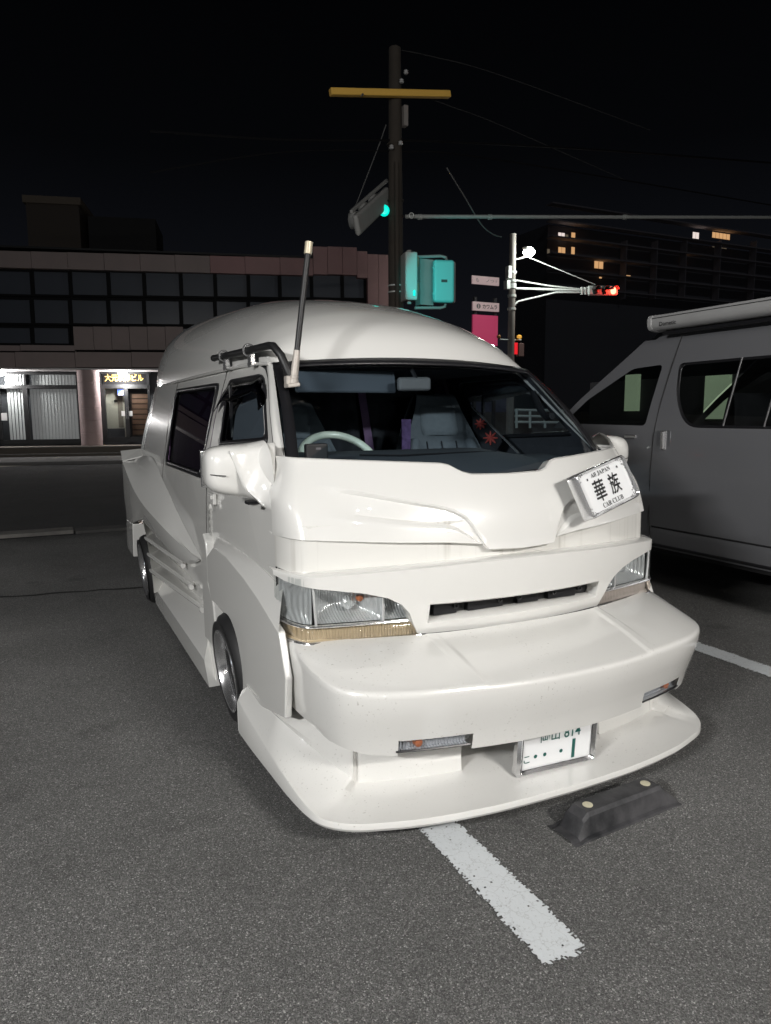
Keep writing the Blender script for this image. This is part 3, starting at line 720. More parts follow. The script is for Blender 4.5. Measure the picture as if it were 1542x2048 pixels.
# ---- front wing flares
for s in (-1, 1):
    fw = .90
    poly = [(3.43, .81), (3.60, .73), (3.60, .60), (3.53, .515)]
    poly += [(3.40, .518), (3.26, .512), (3.12, .475), (3.035, .40), (2.99, .30), (2.955, .215), (2.335, .362), (2.315, .52), (2.385, .67), (2.65, .735), (2.86, .772), (3.17, .808)]
    FPv, FPf = prismm([(sX(s, fw), y, z) for y, z in poly], (-s*.028, 0, 0))
    ff = obj('wing_flare', FPv, FPf, PAINT, van, bevel=.008)
    R_ = [(3.43, .81), (3.17, .808), (2.86, .772), (2.65, .735), (2.385, .67)]
    U_ = [(3.53, .842), (3.22, .842), (2.92, .836), (2.70, .825), (2.47, .80)]
    rws = [[(sX(s, .8992), y, z) for y, z in R_], [(sX(s, .880), lerp(a[0], b[0], .45), lerp(a[1], b[1], .45)) for a, b in zip(R_, U_)], [(sX(s, .853), y, z) for y, z in U_], [(sX(s, .845), y, z+.002) for y, z in U_]]
    obj('flare_shoulder', *gridm(rws), PAINT, ff, smooth=40)
    # strip behind the wheel
    pl = [(3.72, .835), (3.66, .80), (3.625, .70), (3.625, .58), (3.53, .50), (3.50, .40), (3.545, .05), (3.66, .055), (3.76, .14), (3.78, .40), (3.78, .70)]
    obj('arch_strip', *prismm([(sX(s, .893), y, z) for y, z in pl], (-s*.06, 0, 0)), PAINT, ff, bevel=.01)
    # side skirt
    V1 = gridm([[(sX(s, .90), 3.54, .055), (sX(s, .905), 5.35, .055)], [(sX(s, .93), 3.52, .065), (sX(s, .935), 5.34, .065)], [(sX(s, .934), 3.60, .185), (sX(s, .938), 5.42, .185)], [(sX(s, .925), 3.63, .196), (sX(s, .93), 5.42, .197)],
                [(sX(s, .88), 3.72, .29), (sX(s, .885), 5.30, .25)], [(sX(s, .85), 3.77, .40), (sX(s, .862), 5.28, .30)]])
    sk = obj('side_skirt', *V1, PAINT, van, smooth=30)
    obj('skirt_end', *prismm([(sX(s, .93), 3.52, .065), (sX(s, .934), 3.60, .185), (sX(s, .88), 3.72, .29), (sX(s, .80), 3.72, .29), (sX(s, .80), 3.54, .06)], (0, .01, 0)), PAINT, sk, smooth=0)
    # louvre fins ahead of the rear wheel
    E_ = lambda z: Vector((sX(s, .968), interp(z, [(.19, 5.16), (.25, 5.17), (.41, 5.27), (.56, 5.42), (.66, 5.6)]), z))
    N_ = lambda z: Vector((sX(s, .87), interp(z, [(.19, 5.25), (.26, 5.27), (.37, 5.36), (.46, 5.45), (.52, 5.62), (.66, 5.75)]), z))
    for zi, zf, tip in ((.556, .545, (4.45, .525)), (.452, .44, (4.20, .445)), (.348, .335, (3.88, .385))):
        T_ = Vector((sX(s, .876), tip[0], tip[1])); Ti = Vector((sX(s, .84), tip[0]+.05, tip[1]))
        top_ = [E_(zi), N_(zi), Ti+Vector((0, 0, .012)), T_+Vector((0, 0, .012))]; bt_ = [p-Vector((0, 0, .028)) for p in top_]
        V = top_+bt_; fin = obj('louvre_fin', V, [(0, 1, 2, 3), (4, 5, 6, 7), (0, 3, 7, 4), (0, 1, 5, 4), (1, 2, 6, 5), (2, 3, 7, 6)], PAINT, sk, bevel=.006)
        obj('fin_rod', *joined(tubem([E_(zi)+Vector((0, .05, -.014)), E_(zi)+Vector((0, -.02, -.014)), T_+Vector((s*.004, .03, -.002)), T_+Vector((s*.004, -.02, -.003))], [.012, .012, .010, .012], 8)), PAINT, sk)
        obj('rod_tip', *lathem([(-.02, 0), (-.02, .014), (.0, .019), (.02, .014), (.022, 0)], T_+Vector((s*.006, -.02, -.003)), (0, 1, 0), 12), PAINT, sk)
    zs = [.66, .62, .56, .50, .45, .40, .345, .27, .19]
    ib = obj('intake_wall', *gridm([[E_(z), E_(z).lerp(N_(z), .5), N_(z)] for z in zs]), PAINT, sk, smooth=40)
    # rear wide flare
    O_ = catmull([(6.42, 1.06, 1.01), (5.88, .892, 1.0), (5.38, .802, .985), (4.83, .745, .96), (4.5, .69, .922), (4.15, .65, .88), (3.98, .64, .86)], 4)
    I_ = catmull([(6.42, 1.095, .853), (5.8, 1.11, .853), (5.21, .96, .853), (4.74, .82, .853), (4.4, .735, .853), (4.1, .668, .853), (3.97, .645, .852)], 4)
    g3 = lambda q: (sX(s, q[2]), q[0], q[1])
    rws = [[g3(q) for q in O_]]
    for t in (.3, .6, 1): rws.append([tuple(Vector(g3(a)).lerp(Vector(g3(b)), t)-Vector((0, 0, .015*math.sin(math.pi*t)))) for a, b in zip(O_, I_)])
    rws[-1] = [(sX(s, .846), b[0], b[1]+.004) for b in I_]
    Lw = [(6.42, .56, 1.0), (6.15, .565, 1.0), (5.96, .585, .998), (5.85, .62, .99), (5.60, .668, .972), (5.2, .622, .95), (4.9, .59, .93), (4.6, .555, .905), (4.3, .56, .882), (4.05, .61, .865), (3.98, .635, .86)]
    LwR = resample([g3(q) for q in Lw], len(O_))
    mid = [Vector(g3(a)).lerp(b, .5)+Vector((s*.008, 0, 0)) for a, b in zip(O_, LwR)]
    rf = obj('rear_flare', *gridm([[tuple(p+Vector((-s*.06, 0, .01))) for p in LwR], [tuple(p) for p in LwR], mid]+rws), PAINT, van, smooth=28)
    obj('flare_ledge', *gridm([[(sX(s, 1.01), 6.42, 1.06), (sX(s, .853), 6.42, 1.095), (sX(s, .80), 6.42, 1.10)], [(sX(s, 1.0), 6.62, 1.135), (sX(s, .84), 6.60, 1.15), (sX(s, .78), 6.58, 1.15)]]), PAINT, rf, smooth=0, solid=.01)
    obj('flare_rear', *prismm([(sX(s, 1.005), 5.96, .58), (sX(s, 1.005), 6.42, .56), (sX(s, 1.005), 6.46, .30), (sX(s, 1.005), 6.02, .30)], (-s*.15, 0, 0)), PAINT, rf, bevel=.01)
for s in (-1, 1):
    obj('shut_line', *tubem([(sX(s, W(z)+.004), seam_y(z)+.004, z) for z in (.70, .85, 1.0, 1.1, 1.18, 1.25)], .0032, 6), DARK, van)
    for z in (1.005, 1.255): obj('panel_screw', *lathem([(0, .006), (.004, .005), (.005, 0)], (sX(s, W(z)+.012), seam_y(z)-.012, z), (s, -.4, 0), 8), CHROME, van)
# ---- wheels
def wheel(x, y, z, r, rr, s, camber, wd_=.2):
    ax = Vector((s, 0, -math.sin(camber))).normalized(); c = Vector((x, y, z))
    w = obj('wheel', *lathem([(.0-wd_, .05), (-wd_+.02, rr*.9), (-.02, rr*.92), (.004, rr*.985), (.006, rr+.002), (-.004, rr+.004), (-.03, rr-.004), (-.032, rr-.012), (-.040, rr-.022), (-.045, rr-.016), (-.075, rr-.020), (-.080, rr-.034), (-.085, rr-.028), (-.105, rr-.034), (-.110, rr-.052), (-.108, .125), (-.100, .105), (-.085, .075), (-.06, .06), (-.055, .035), (-.05, .03), (-.048, 0)], c, ax, 48), ALLOY, van, smooth=40)
    obj('tyre', *lathem([(-wd_, rr*.9), (-wd_-.01, r*.93), (-wd_+.02, r), (-.045, r), (-.018, r-.012), (-.004, r-.035), (.004, (r+rr)/2+.005), (.002, rr+.012), (-.006, rr+.002), (-.03, rr-.01)], c, ax, 48), RUBBER, w, smooth=50)
    d, u, v = frame_of(ax); hs = []
    for k in range(10):
        a = 2*math.pi*k/10+.2; dr_ = u*math.cos(a)+v*math.sin(a); tg = d.cross(dr_)
        R = Matrix((tg, dr_, d)).transposed(); hs.append(boxm(c+dr_*.112-d*.100, (.044, .034, .016), R))
    obj('rim_slot', *joined(*hs), DARK, w, smooth=0)
    obj('rim_dark_ring', *lathem([(-.046, rr-.0165), (-.049, rr-.0185), (-.056, rr-.0190), (-.058, rr-.0178)], c, ax, 48), DARK, w, smooth=40)  # dark rings stand in for the banded reflections in the barrel
    obj('rim_dark_ring', *lathem([(-.088, rr-.0290), (-.09, rr-.0310), (-.102, rr-.0345), (-.104, rr-.0335)], c, ax, 48), DARK, w, smooth=40)
    obj('hub_nut', *joined(*[lathem([(-.085, .010), (-.062, .010), (-.06, 0)], c+(u*math.cos(2*math.pi*k/5)+v*math.sin(2*math.pi*k/5))*.055, d, 6) for k in range(5)]), CHROME, w, smooth=30)
    return w
for s in (-1, 1):
    wheel(sX(s, .915), 3.185, .262, .268, .192, s, .10)
    wheel(sX(s, .975), 5.66, .262, .268, .198, s, .09, .24)
    obj('wheel_well', *joined(lathem([(0, .33), (-.3, .33), (-.3, 0)], (sX(s, .80), 3.2, .30), (s, 0, 0), 32)), DARK, van, smooth=40)
obj('exhaust_pipe', *joined(tubem([(sX(-1, .86), 5.2, .12), (sX(-1, .90), 5.24, .115)], .028, 14), tubem([(sX(-1, .86), 5.2, .07), (sX(-1, .90), 5.24, .065)], .022, 14)), CHROME, van)
# ---- mirrors
for s in (-1, 1):
    secs = []
    # from outer tip to the door: (w, ycentre, ydepth, zlow, zhigh)
    for (w, y0, y1, z0, z1, ex) in ((1.064, 2.74, 2.80, 1.20, 1.275, 2.2), (1.058, 2.715, 2.835, 1.17, 1.30, 2.6), (1.038, 2.69, 2.86, 1.148, 1.318, 3), (1.0, 2.672, 2.87, 1.132, 1.326, 3.2), (.94, 2.66, 2.865, 1.122, 1.33, 3.2), (.90, 2.64, 2.84, 1.115, 1.332, 3), (.87, 2.60, 2.80, 1.105, 1.336, 2.6), (.845, 2.545, 2.76, 1.09, 1.345, 2.2)):
        r = []
        for k in range(28):
            a = 2*math.pi*k/28; c_, s_ = math.cos(a), math.sin(a)
            yy = lerp(y0, y1, .5+.5*math.copysign(abs(c_)**(2/ex), c_)); zz = lerp(z0, z1, .5+.5*math.copysign(abs(s_)**(2/ex), s_))
            # the lower front runs to a point at the door
            if w < .93: yy += .05*(zz-1.10)/.24*(1 if c_ < .2 else .3)
            # scooped crease across the face
            if .88 < w < 1.06 and c_ < -.2: yy += .022*sstep(1.24, 1.19, zz)*sstep(1.07, .92, w)
            r.append((sX(s, w), yy, zz))
        secs.append(r)
    V, FC = gridm(secs, close=True); FC += [tuple(range(28))]
    mi = obj('side_mirror', V, FC, PAINT, van, smooth=55)
    md = mi.modifiers.new('u', 'SUBSURF'); md.levels = 1; md.render_levels = 2
    obj('mirror_glass', *boxm((sX(s, .975), 2.872, 1.228), (.16, .01, .15)), CHROME, mi, bevel=.02)
    obj('mirror_groove', *tubem([(sX(s, 1.052), 2.705, 1.218), (sX(s, 1.03), 2.687, 1.215), (sX(s, 1.0), 2.671, 1.213)], .002, 6), DARK, mi)
    obj('mirror_lamp', *boxm((sX(s, .89), 2.70, 1.104), (.06, .05, .014)), BLACKTRIM, mi, bevel=.004)
    # concave triangular fairing that ties the housing to the door corner
    Aq, Bq, Cq, Dq = Vector((.812, 2.65, 1.334)), Vector((.858, 2.525, 1.085)), Vector((.985, 2.672, 1.308)), Vector((.925, 2.662, 1.128))
    rws = []
    for i in range(9):
        t = i/8; p = Aq.lerp(Bq, t); q = Cq.lerp(Dq, t)
        if t > .82: q = q.lerp(p, (t-.82)/.18*.55)
        rws.append([(XC+s*v.x, v.y+.022*math.sin(math.pi*k/6)*(1-.3*t), v.z) for k, v in ((k, p.lerp(q, k/6)) for k in range(7))])
    if s < 0: obj('mirror_root', *gridm(rws), PAINT, mi, smooth=60, solid=.012)
# ---- number plate in a chrome frame under the bumper
def rotm(a, b, c): return (Matrix.Rotation(a, 3, 'Z') @ Matrix.Rotation(b, 3, 'X') @ Matrix.Rotation(c, 3, 'Y'))
def plate_basis(c, R): return basis(c, R @ Vector((1, 0, 0)), R @ Vector((0, 0, 1)))
PLW = mat('plate_white', (.80, .81, .82), .35, coat=.2)
GREENT = mat('plate_green_ink', (.01, .10, .085), .4)
BLACKT = mat('black_ink', (.008, .008, .009), .4)
GREYINK = mat('grey_ink', (.10, .10, .11), .5)
def framed_plate(name, M, w, h, fw, depth, parent, fm):
    pl = obj(name, local(M, boxm((0, 0, -.004), (w, h, .006))[0]), boxm((0, 0, 0), (1, 1, 1))[1], PLW, parent, smooth=0)
    lo = ring2(rounded([(-w/2-fw, -h/2-fw), (w/2+fw, -h/2-fw), (w/2+fw, h/2+fw), (-w/2-fw, h/2+fw)], .018, 4), rounded([(-w/2+.004, -h/2+.004), (w/2-.004, -h/2+.004), (w/2-.004, h/2-.004), (-w/2+.004, h/2-.004)], .01, 4), 2)
    zz = [0.004, .012, .002]
    rws = [local(M, [(x, y, -depth) for x, y in lo[0]])]+[local(M, [(x, y, z) for x, y in l_]) for l_, z in zip(lo, zz)]
    obj('plate_frame', *gridm(rws, close=True), fm, pl, smooth=50)
    return pl
M1 = plate_basis((1.640, 1.957, .232), rotm(-.03, .06, .012))
np_ = framed_plate('number_plate', M1, .318, .158, .021, .018, van, mat('frame_chrome', (.75, .75, .76), .22, 1))
lo_ = ring2([(-.160, -.080), (.160, -.080), (.160, .080), (-.160, .080)], [(-.154, -.074), (.154, -.074), (.154, .074), (-.154, .074)], 1)
obj('frame_dark_line', *gridm([local(M1, [(x, y, .003) for x, y in l_]) for l_ in lo_], close=True), BLACKTRIM, np_, smooth=0)  # black line painted as the dark recess inside the chrome frame
for x in (-.085, .085): obj('plate_bolt', *[local(M1, lathem([(0, .010), (.006, .009), (.008, .004), (.005, 0)], (x, .060, 0), (0, 0, 1), 12)[0]), lathem([(0, .010), (.006, .009), (.008, .004), (.005, 0)], (x, .060, 0), (0, 0, 1), 12)[1]], CHROME, np_)
MT = M1 @ Matrix.Translation((0, .040, 0)); text('plate_lettering', '岡山', GREENT, MT @ Matrix.Translation((-.035, 0, 0)), np_, .085, .042, .0005, .01)
text('plate_lettering', '814', GREENT, MT @ Matrix.Translation((.065, 0, 0)), np_, .075, .042, .0005, .01)
text('plate_lettering', 'こ', GREENT, M1 @ Matrix.Translation((-.134, -.036, 0)), np_, .026, .028, .0005, .01)
for x in (-.096, -.055, .018): obj('plate_dot', local(M1, lathem([(.0005, .0075), (.0008, 0)], (x, -.030, 0), (0, 0, 1), 12)[0]), lathem([(0, 1), (1, 0)], (0, 0, 0), (0, 0, 1), 12)[1], GREENT, np_, smooth=0, normals=False)
obj('plate_digit', local(M1, boxm((.075, -.030, .0003), (.014, .076, .0008))[0]), boxm((0, 0, 0), (1, 1, 1))[1], GREENT, np_, smooth=0)
obj('plate_bracket', *boxm((1.64, 2.03, .22), (.16, .10, .03)), BLACKTRIM, np_)
# ---- club plate on the hood
M2 = plate_basis((2.022, 2.157, 1.150), rotm(.18, -.366, -.212))
cp_ = framed_plate('club_plate', M2, .333, .173, .006, .035, van, ALLOY)
text('plate_lettering', '𝐀𝐥𝐥 𝐉𝐀𝐏𝐀𝐍', BLACKT, M2 @ Matrix.Translation((-.005, .062, 0)), cp_, .135, .020, .0006)
text('plate_lettering', '𝐂𝐀𝐑 𝐂𝐋𝐔𝐁', BLACKT, M2 @ Matrix.Translation((0, -.064, 0)), cp_, .142, .020, .0006)
text('plate_lettering', '華', BLACKT, M2 @ Matrix.Translation((-.052, -.002, 0)), cp_, .078, .088, .0006, .012, .1)
text('plate_lettering', '族', BLACKT, M2 @ Matrix.Translation((.052, .0, 0)), cp_, .076, .086, .0006, .012, .1)
for sx in (-1, 1):
    for sy in (-1, 1):
        sc = []
        for (cx_, cy_, r_, a0, a1) in ((.150, .070, .009, 0, 5.2), (.134, .076, .006, 1, 6), (.157, .052, .006, 2, 7), (.121, .079, .004, 0, 5), (.159, .036, .004, 1, 6), (.146, .058, .005, 3, 8)):
            pts = [(sx*(cx_+r_*(1-.08*i)*math.cos(a0+(a1-a0)*i/10)), sy*(cy_+r_*(1-.08*i)*math.sin(a0+(a1-a0)*i/10)), .0006) for i in range(11)]
            V, FC = tubem(pts, .0009, 4); sc.append((local(M2, V), FC))
        obj('corner_scroll', *joined(*sc), GREYINK, cp_, smooth=0)
V, FC = tubem([(-.160, -.080, .0004), (.160, -.080, .0004), (.160, .080, .0004), (-.160, .080, .0004), (-.160, -.080, .0004)], .0006, 4); obj('border_line', local(M2, V), FC, GREYINK, cp_, smooth=0)
for x in (-.105, .105): obj('plate_bolt', local(M2, lathem([(0, .006), (.004, .005), (.005, 0)], (x, .055, 0), (0, 0, 1), 12)[0]), lathem([(0, 1), (1, 1), (1, 0)], (0, 0, 0), (0, 0, 1), 12)[1], CHROME, cp_)
obj('plate_stay', *joined(boxm((2.02, 2.225, 1.15), (.10, .12, .02)), boxm((2.0, 2.225, 1.10), (.03, .12, .02))), ALLOY, cp_)
# ---- aerial bracket and rod
BLK = mat('black_tube', (.010, .010, .011), .5)
SIL = mat('worn_silver_paint', (.40, .37, .34), .5, .2, noise=(40, .6, (.55, .50, .45)))
GOLD = mat('pale_gold', (.55, .49, .36), .4, .3)
ab = obj('aerial_bracket', *tubem([(.892, 4.02, 1.755), (.892, 3.5, 1.742), (.892, 2.98, 1.731), (.895, 2.92, 1.725), (.915, 2.885, 1.685), (.948, 2.87, 1.600)], .017, 12), BLK, van, smooth=50)
obj('tube_end', *lathem([(0, .0185), (.015, .0185), (.016, 0)], (.892, 4.02, 1.755), (0, 1, 0), 12), BLACKTRIM, ab)
for y in (3.78, 3.29):
    x, z = .892, 1.749 if y > 3.5 else 1.738
    ring = [(x+.024*math.cos(a), y+.01*math.sin(a*.5), z+.026*math.sin(a)) for a in [i*2*math.pi/20 for i in range(21)]]
    cl = obj('clamp', *tubem(ring, .006, 8), CHROME, ab)
    obj('clamp_foot', *joined(boxm((.902, y, z-.04), (.02, .05, .045)), boxm((.915, y, z-.062), (.05, .07, .014)), lathem([(-.02, .007), (.02, .007)], (.895, y-.02, z-.045), (0, 0, 1), 8), lathem([(-.03, .007), (.012, .007)], (.895, y+.02, z-.045), (0, 0, 1), 8)), CHROME, cl, bevel=.003)
base = Vector((.957, 2.86, 1.566)); tip = Vector((1.040, 2.86, 2.142)); dd = (tip-base).normalized()
obj('aerial_foot', *joined(boxm(base+Vector((-.005, 0, -.004)), (.055, .06, .018), Matrix.Rotation(-.12, 3, 'Y')), boxm(base+Vector((-.022, .005, .015)), (.022, .04, .04))), SIL, ab, bevel=.006)
rod = obj('aerial_rod', *tubem([base+dd*.13, tip-dd*.05], .0125, 12), BLK, ab, smooth=50)
obj('aerial_collar', *lathem([(0, .0), (0, .021), (.02, .021), (.022, .018), (.035, .019), (.037, .017), (.14, .014), (.142, 0)], base, dd, 14), SIL, rod)
obj('aerial_tip', *lathem([(-.05, .0), (-.05, .016), (-.002, .016), (0, .013), (0, 0)], tip, dd, 14), GOLD, rod)
# ---- interior
obj('cabin_floor', *boxm((XC, 3.3, .62), (1.5, 1.7, .04)), DARKFAB, van)
cw = []
for z in (.62, 1.1, 1.64): cw.append([(XC+(-.78+1.56*k/80)*(1 if z < 1.3 else .87), 4.02+.02*math.sin(k*.8), z) for k in range(81)])
obj('cabin_curtain', *gridm(cw), DARKFAB, van, smooth=60)
obj('roof_lining', *boxm((XC, 3.5, 1.655), (1.26, .9, .01)), DARKFAB, van)
rows = []
for t, (y, z) in enumerate([(2.52, 1.10), (2.47, 1.195), (2.56, 1.235), (2.72, 1.265), (2.90, 1.280), (2.97, 1.25), (2.98, .8)]):
    rows.append([(XC-.74+1.48*k/30, y+.35*((k-15)/15*.74)**2*(1 if t < 3 else .3), z-(.045*sstep(19, 27, k) if t in (2, 3, 4, 5) else 0)) for k in range(31)])
obj('dashboard', *gridm(rows), DASHM, van, smooth=50)
obj('dash_cable', *tubem([(1.20, 2.74, 1.272), (1.38, 2.70, 1.267), (1.55, 2.71, 1.268), (1.78, 2.74, 1.268), (1.93, 2.80, 1.262)], .004, 6), BLACKTRIM, van)
for x_ in (XC-.42, XC+.52):
    st_ = obj('seat', *gridm([[ (x_+dx*w_, y+.03*abs(dx)**2*-1, z) for dx in (-1, -.8, -.4, 0, .4, .8, 1)] for (y, z, w_) in ((3.15, .78, .28), (3.18, .92, .29), (3.52, .92, .29), (3.58, 1.0, .285), (3.64, 1.17, .285), (3.69, 1.30, .235), (3.73, 1.44, .165), (3.76, 1.55, .13), (3.80, 1.57, .125), (3.84, 1.50, .15), (3.84, 1.25, .24), (3.82, .9, .28))]), DARKFAB if False else SEATM, van, subsurf=2)
    hr = []
    for i in range(9):
        f = i/8; hr.append([(x_+.128*math.copysign(abs(math.cos(a))**.5, math.cos(a))*(.95 if i in (0, 8) else 1), 3.70+.05*f+.045*math.copysign(abs(math.sin(a))**.7, math.sin(a))*(.6 if i in (0, 8) else 1), 1.315+.175*f) for a in [2*math.pi*k/20 for k in range(20)]])
    V, FC = gridm(hr, close=True); FC += [tuple(range(20)), tuple(range(160, 180))]
    obj('headrest', V, FC, mat('headrest_fabric', (.16, .185, .21), .95, noise=(30, .5, (.21, .24, .265)), bump=(200, .4, .003)) if 'headrest_fabric' not in MATS else MATS['headrest_fabric'], st_, smooth=60)
    for sg_ in (-1, 1):
        obj('bolster', *tubem([(x_+sg_*.21, 3.56, 1.0), (x_+sg_*.225, 3.61, 1.14), (x_+sg_*.185, 3.66, 1.29)], [.045, .05, .03], 10), SEATM, st_, smooth=60)
    for dx in (-.1, 0, .1): obj('seat_seam', *tubem([(x_+dx, 3.565, 1.02), (x_+dx, 3.628, 1.17), (x_+dx, 3.668, 1.28)], .004, 6), DARKFAB, st_)
sw = []
cx_, cy_, cz_ = 1.205, 2.97, 1.225
Rw = Matrix.Rotation(-.75, 3, 'X')
Rw = Matrix.Rotation(.75, 3, 'X')
sw = [Vector((cx_, cy_, cz_))+Rw @ Vector((.18*math.cos(a), .18*math.sin(a), 0)) for a in [2*math.pi*k/48 for k in range(49)]]
stw = obj('steering_wheel', *tubem(sw, .0175, 12, cap=False), IVORY, van, smooth=60)
obj('steering_hub', *joined(lathem([(0, .05), (.02, .05), (.03, 0)], (cx_, cy_, cz_), Rw @ Vector((0, 0, 1)), 20), tubem([Vector((cx_, cy_, cz_))+Rw @ Vector((-.17, 0, 0)), Vector((cx_, cy_, cz_))+Rw @ Vector((.17, 0, 0))], .012, 8)), BLACKTRIM, stw)
# rear view mirror, sun visor, curtain ties
rm = obj('rear_view_mirror', *boxm((1.575, 2.955, 1.578), (.172, .035, .064), Matrix.Rotation(-.02, 3, 'Y')), mat('mirror_shell_grey', (.10, .10, .105), .6), van, bevel=.016, seg=3)
obj('mirror_stem', *tubem([(1.585, 2.95, 1.60), (1.575, 2.985, 1.65)], .01, 8), BLACKTRIM, rm)
obj('sun_visor', *boxm((1.275, 3.05, 1.59), (.50, .02, .105), Matrix.Rotation(-.25, 3, 'X')), mat('visor_fabric', (.055, .065, .08), .9), van, bevel=.015)
obj('curtain_edge', *gridm([[(1.735+.026*k, 3.985, 1.60), (1.80+.026*k, 3.975, 1.15)] for k in (0, 1, 2)]), PURPLE, van, smooth=60)
obj('seat_belt', *gridm([[(1.862, 3.65, 1.41), (1.850, 3.62, 1.30), (1.83, 3.60, .95)], [(1.925, 3.65, 1.41), (1.905, 3.62, 1.30), (1.885, 3.60, .95)]]), PURPLED, van, smooth=0, solid=.01)
# grab handle on the far pillar
gh = obj('grab_handle', *tubem([at(1066, 785, x=XC+.66), at(1072, 800, x=XC+.655), at(1082, 822, x=XC+.65), at(1094, 836, x=XC+.645), at(1104, 832, x=XC+.645)], .017, 10), BLACKTRIM, van, smooth=60)
# ---- things hung or stood in the cabin
dc = thing('dash_monitor', 'small black monitor on a stalk standing at the wheel end of the dashboard', 'monitor', (1.0, 2.62, 1.24))
cpos = at(632, 903, y=2.62)
obj('casing', *boxm(cpos, (.092, .03, .062), Matrix.Rotation(.05, 3, 'Z')), BLACKTRIM, dc, bevel=.006)
obj('stalk', *joined(tubem([cpos+Vector((.003, -.004, -.03)), cpos+Vector((.003, .0, -.06))], .009, 10), lathem([(0, .03), (.01, .028), (.014, 0)], cpos+Vector((.0, .0, -.064)), (0, 0, 1), 14)), BLACKTRIM, dc)
obj('maker_mark', *boxm(cpos+Vector((.004, -.0165, .012)), (.02, .001, .008), Matrix.Rotation(.05, 3, 'Z')), GREYINK, dc, smooth=0)
xp = XC+.68
pen = thing('rod_pennant', 'black pennant with red flower emblems hung from a slanting silver rod inside the far door', 'pennant', at(985, 860, x=xp))
obj('rod', *tubem([at(943, 812, x=xp), at(1037, 906, x=xp)], .006, 8), CHROME, pen)
pc = [at(943, 815, x=xp+.004), at(1000, 872, x=xp+.004), at(1003, 884, x=xp+.004), at(993, 902, x=xp+.004), at(946, 860, x=xp+.004)]
obj('cloth', *prismm(pc, (.004, 0, 0)), mat('pennant_black', (.012, .012, .016), .8), pen, smooth=0)
REDF = mat('red_thread', (.34, .05, .04), .7)
for (fx, fy, r_) in ((961, 848, 11), (981, 876, 14)):
    fl_ = []
    for k in range(8):
        a = k*math.pi/4; fl_.append(tubem([at(fx, fy, x=xp-.002), at(fx+r_*.5*math.cos(a), fy+r_*.5*math.sin(a), x=xp-.002), at(fx+r_*math.cos(a), fy+r_*math.sin(a), x=xp-.002)], [.003, .007, .0035], 6))
    obj('flower_emblem', *joined(*fl_), REDF, pen, smooth=0)
# ================================================================== WHEEL STOP
ROUGHRUB = mat('wheel_stop_rubber', (.014, .015, .017), .5, noise=(7, .95, (.085, .083, .088)), bump=(40, .25, .003))
wsx = thing('wheel_stop', 'black rubber wheel stop with two round cream studs under the white van lip', 'wheel stop', (1.80, 1.80, 0))
Ms = basis((1.782, 1.795, 0), (1, .062, 0), (-.062, 1, 0))
L2 = .265
def ws_sec(x, k): return [(x, -.072, 0), (x, -.070, .008), (x, -.056, .012), (x+k*.02, -.044, .070), (x+k*.024, -.034, .082), (x+k*.024, .034, .082), (x+k*.02, .044, .070), (x, .056, .012), (x, .070, .008), (x, .072, 0)]
secs = [ws_sec(-L2, 0)]
secs = [[(-L2, y, z*.10) for _, y, z in ws_sec(0, 0)], [(-L2+.035, y, z*.12+(0 if z < .02 else 0)) for _, y, z in ws_sec(0, 0)], [(-L2+.06, y, z*.75) for _, y, z in ws_sec(0, 0)], [(-L2+.085, y, z) for _, y, z in ws_sec(0, 0)], [(0, y, z) for _, y, z in ws_sec(0, 0)], [(L2-.085, y, z) for _, y, z in ws_sec(0, 0)], [(L2-.06, y, z*.75) for _, y, z in ws_sec(0, 0)], [(L2-.0, y, z*.12) for _, y, z in ws_sec(0, 0)]]
obj('block', *gridm([local(Ms, r) for r in secs]), ROUGHRUB, wsx, smooth=22)
CREAM = mat('cream_stud', (.55, .52, .38), .6, noise=(60, .5, (.4, .36, .25)))
for x in (-.145, .145):
    v, f = lathem([(0, .018), (.003, .018), (.004, .014), (.0035, 0)], (x, 0, .0815), (0, 0, 1), 16)
    obj('stud', local(Ms, v), f, CREAM, wsx)
# ================================================================== GREY VAN
GX = 4.36
gv = thing('camper_van', 'dark grey high roof van with a rolled awning along its roof edge', 'van', (GX+.9, 3.4, 0))
def gx(z): return GX+(0 if z < 1.25 else .16*((z-1.25)/.8)**1.3)+(.05*((.75-z)/.4)**2 if z < .75 else 0)-.012*math.sin(min(1, max(0, (z-.5)/.8))*math.pi)
GW = 1.84
ys = [.55, .75, 1.2, 2, 3, 3.9, 4.17, 4.3, 4.7, 5.1]
zs_ = [.36, .42, .5, .53, .56, .75, 1.0, 1.17, 1.19, 1.21, 1.30]
def front_y(z): return interp(z, [(.3, 5.62), (.8, 5.66), (1.15, 5.60), (1.30, 5.42), (1.56, 5.10), (1.9, 4.62), (2.08, 4.33), (2.16, 4.1), (2.3, 3.6)])
def gshell(s, y, z): 
    x = gx(z); return (x if s < 0 else GX*2+GW-x, y, z)
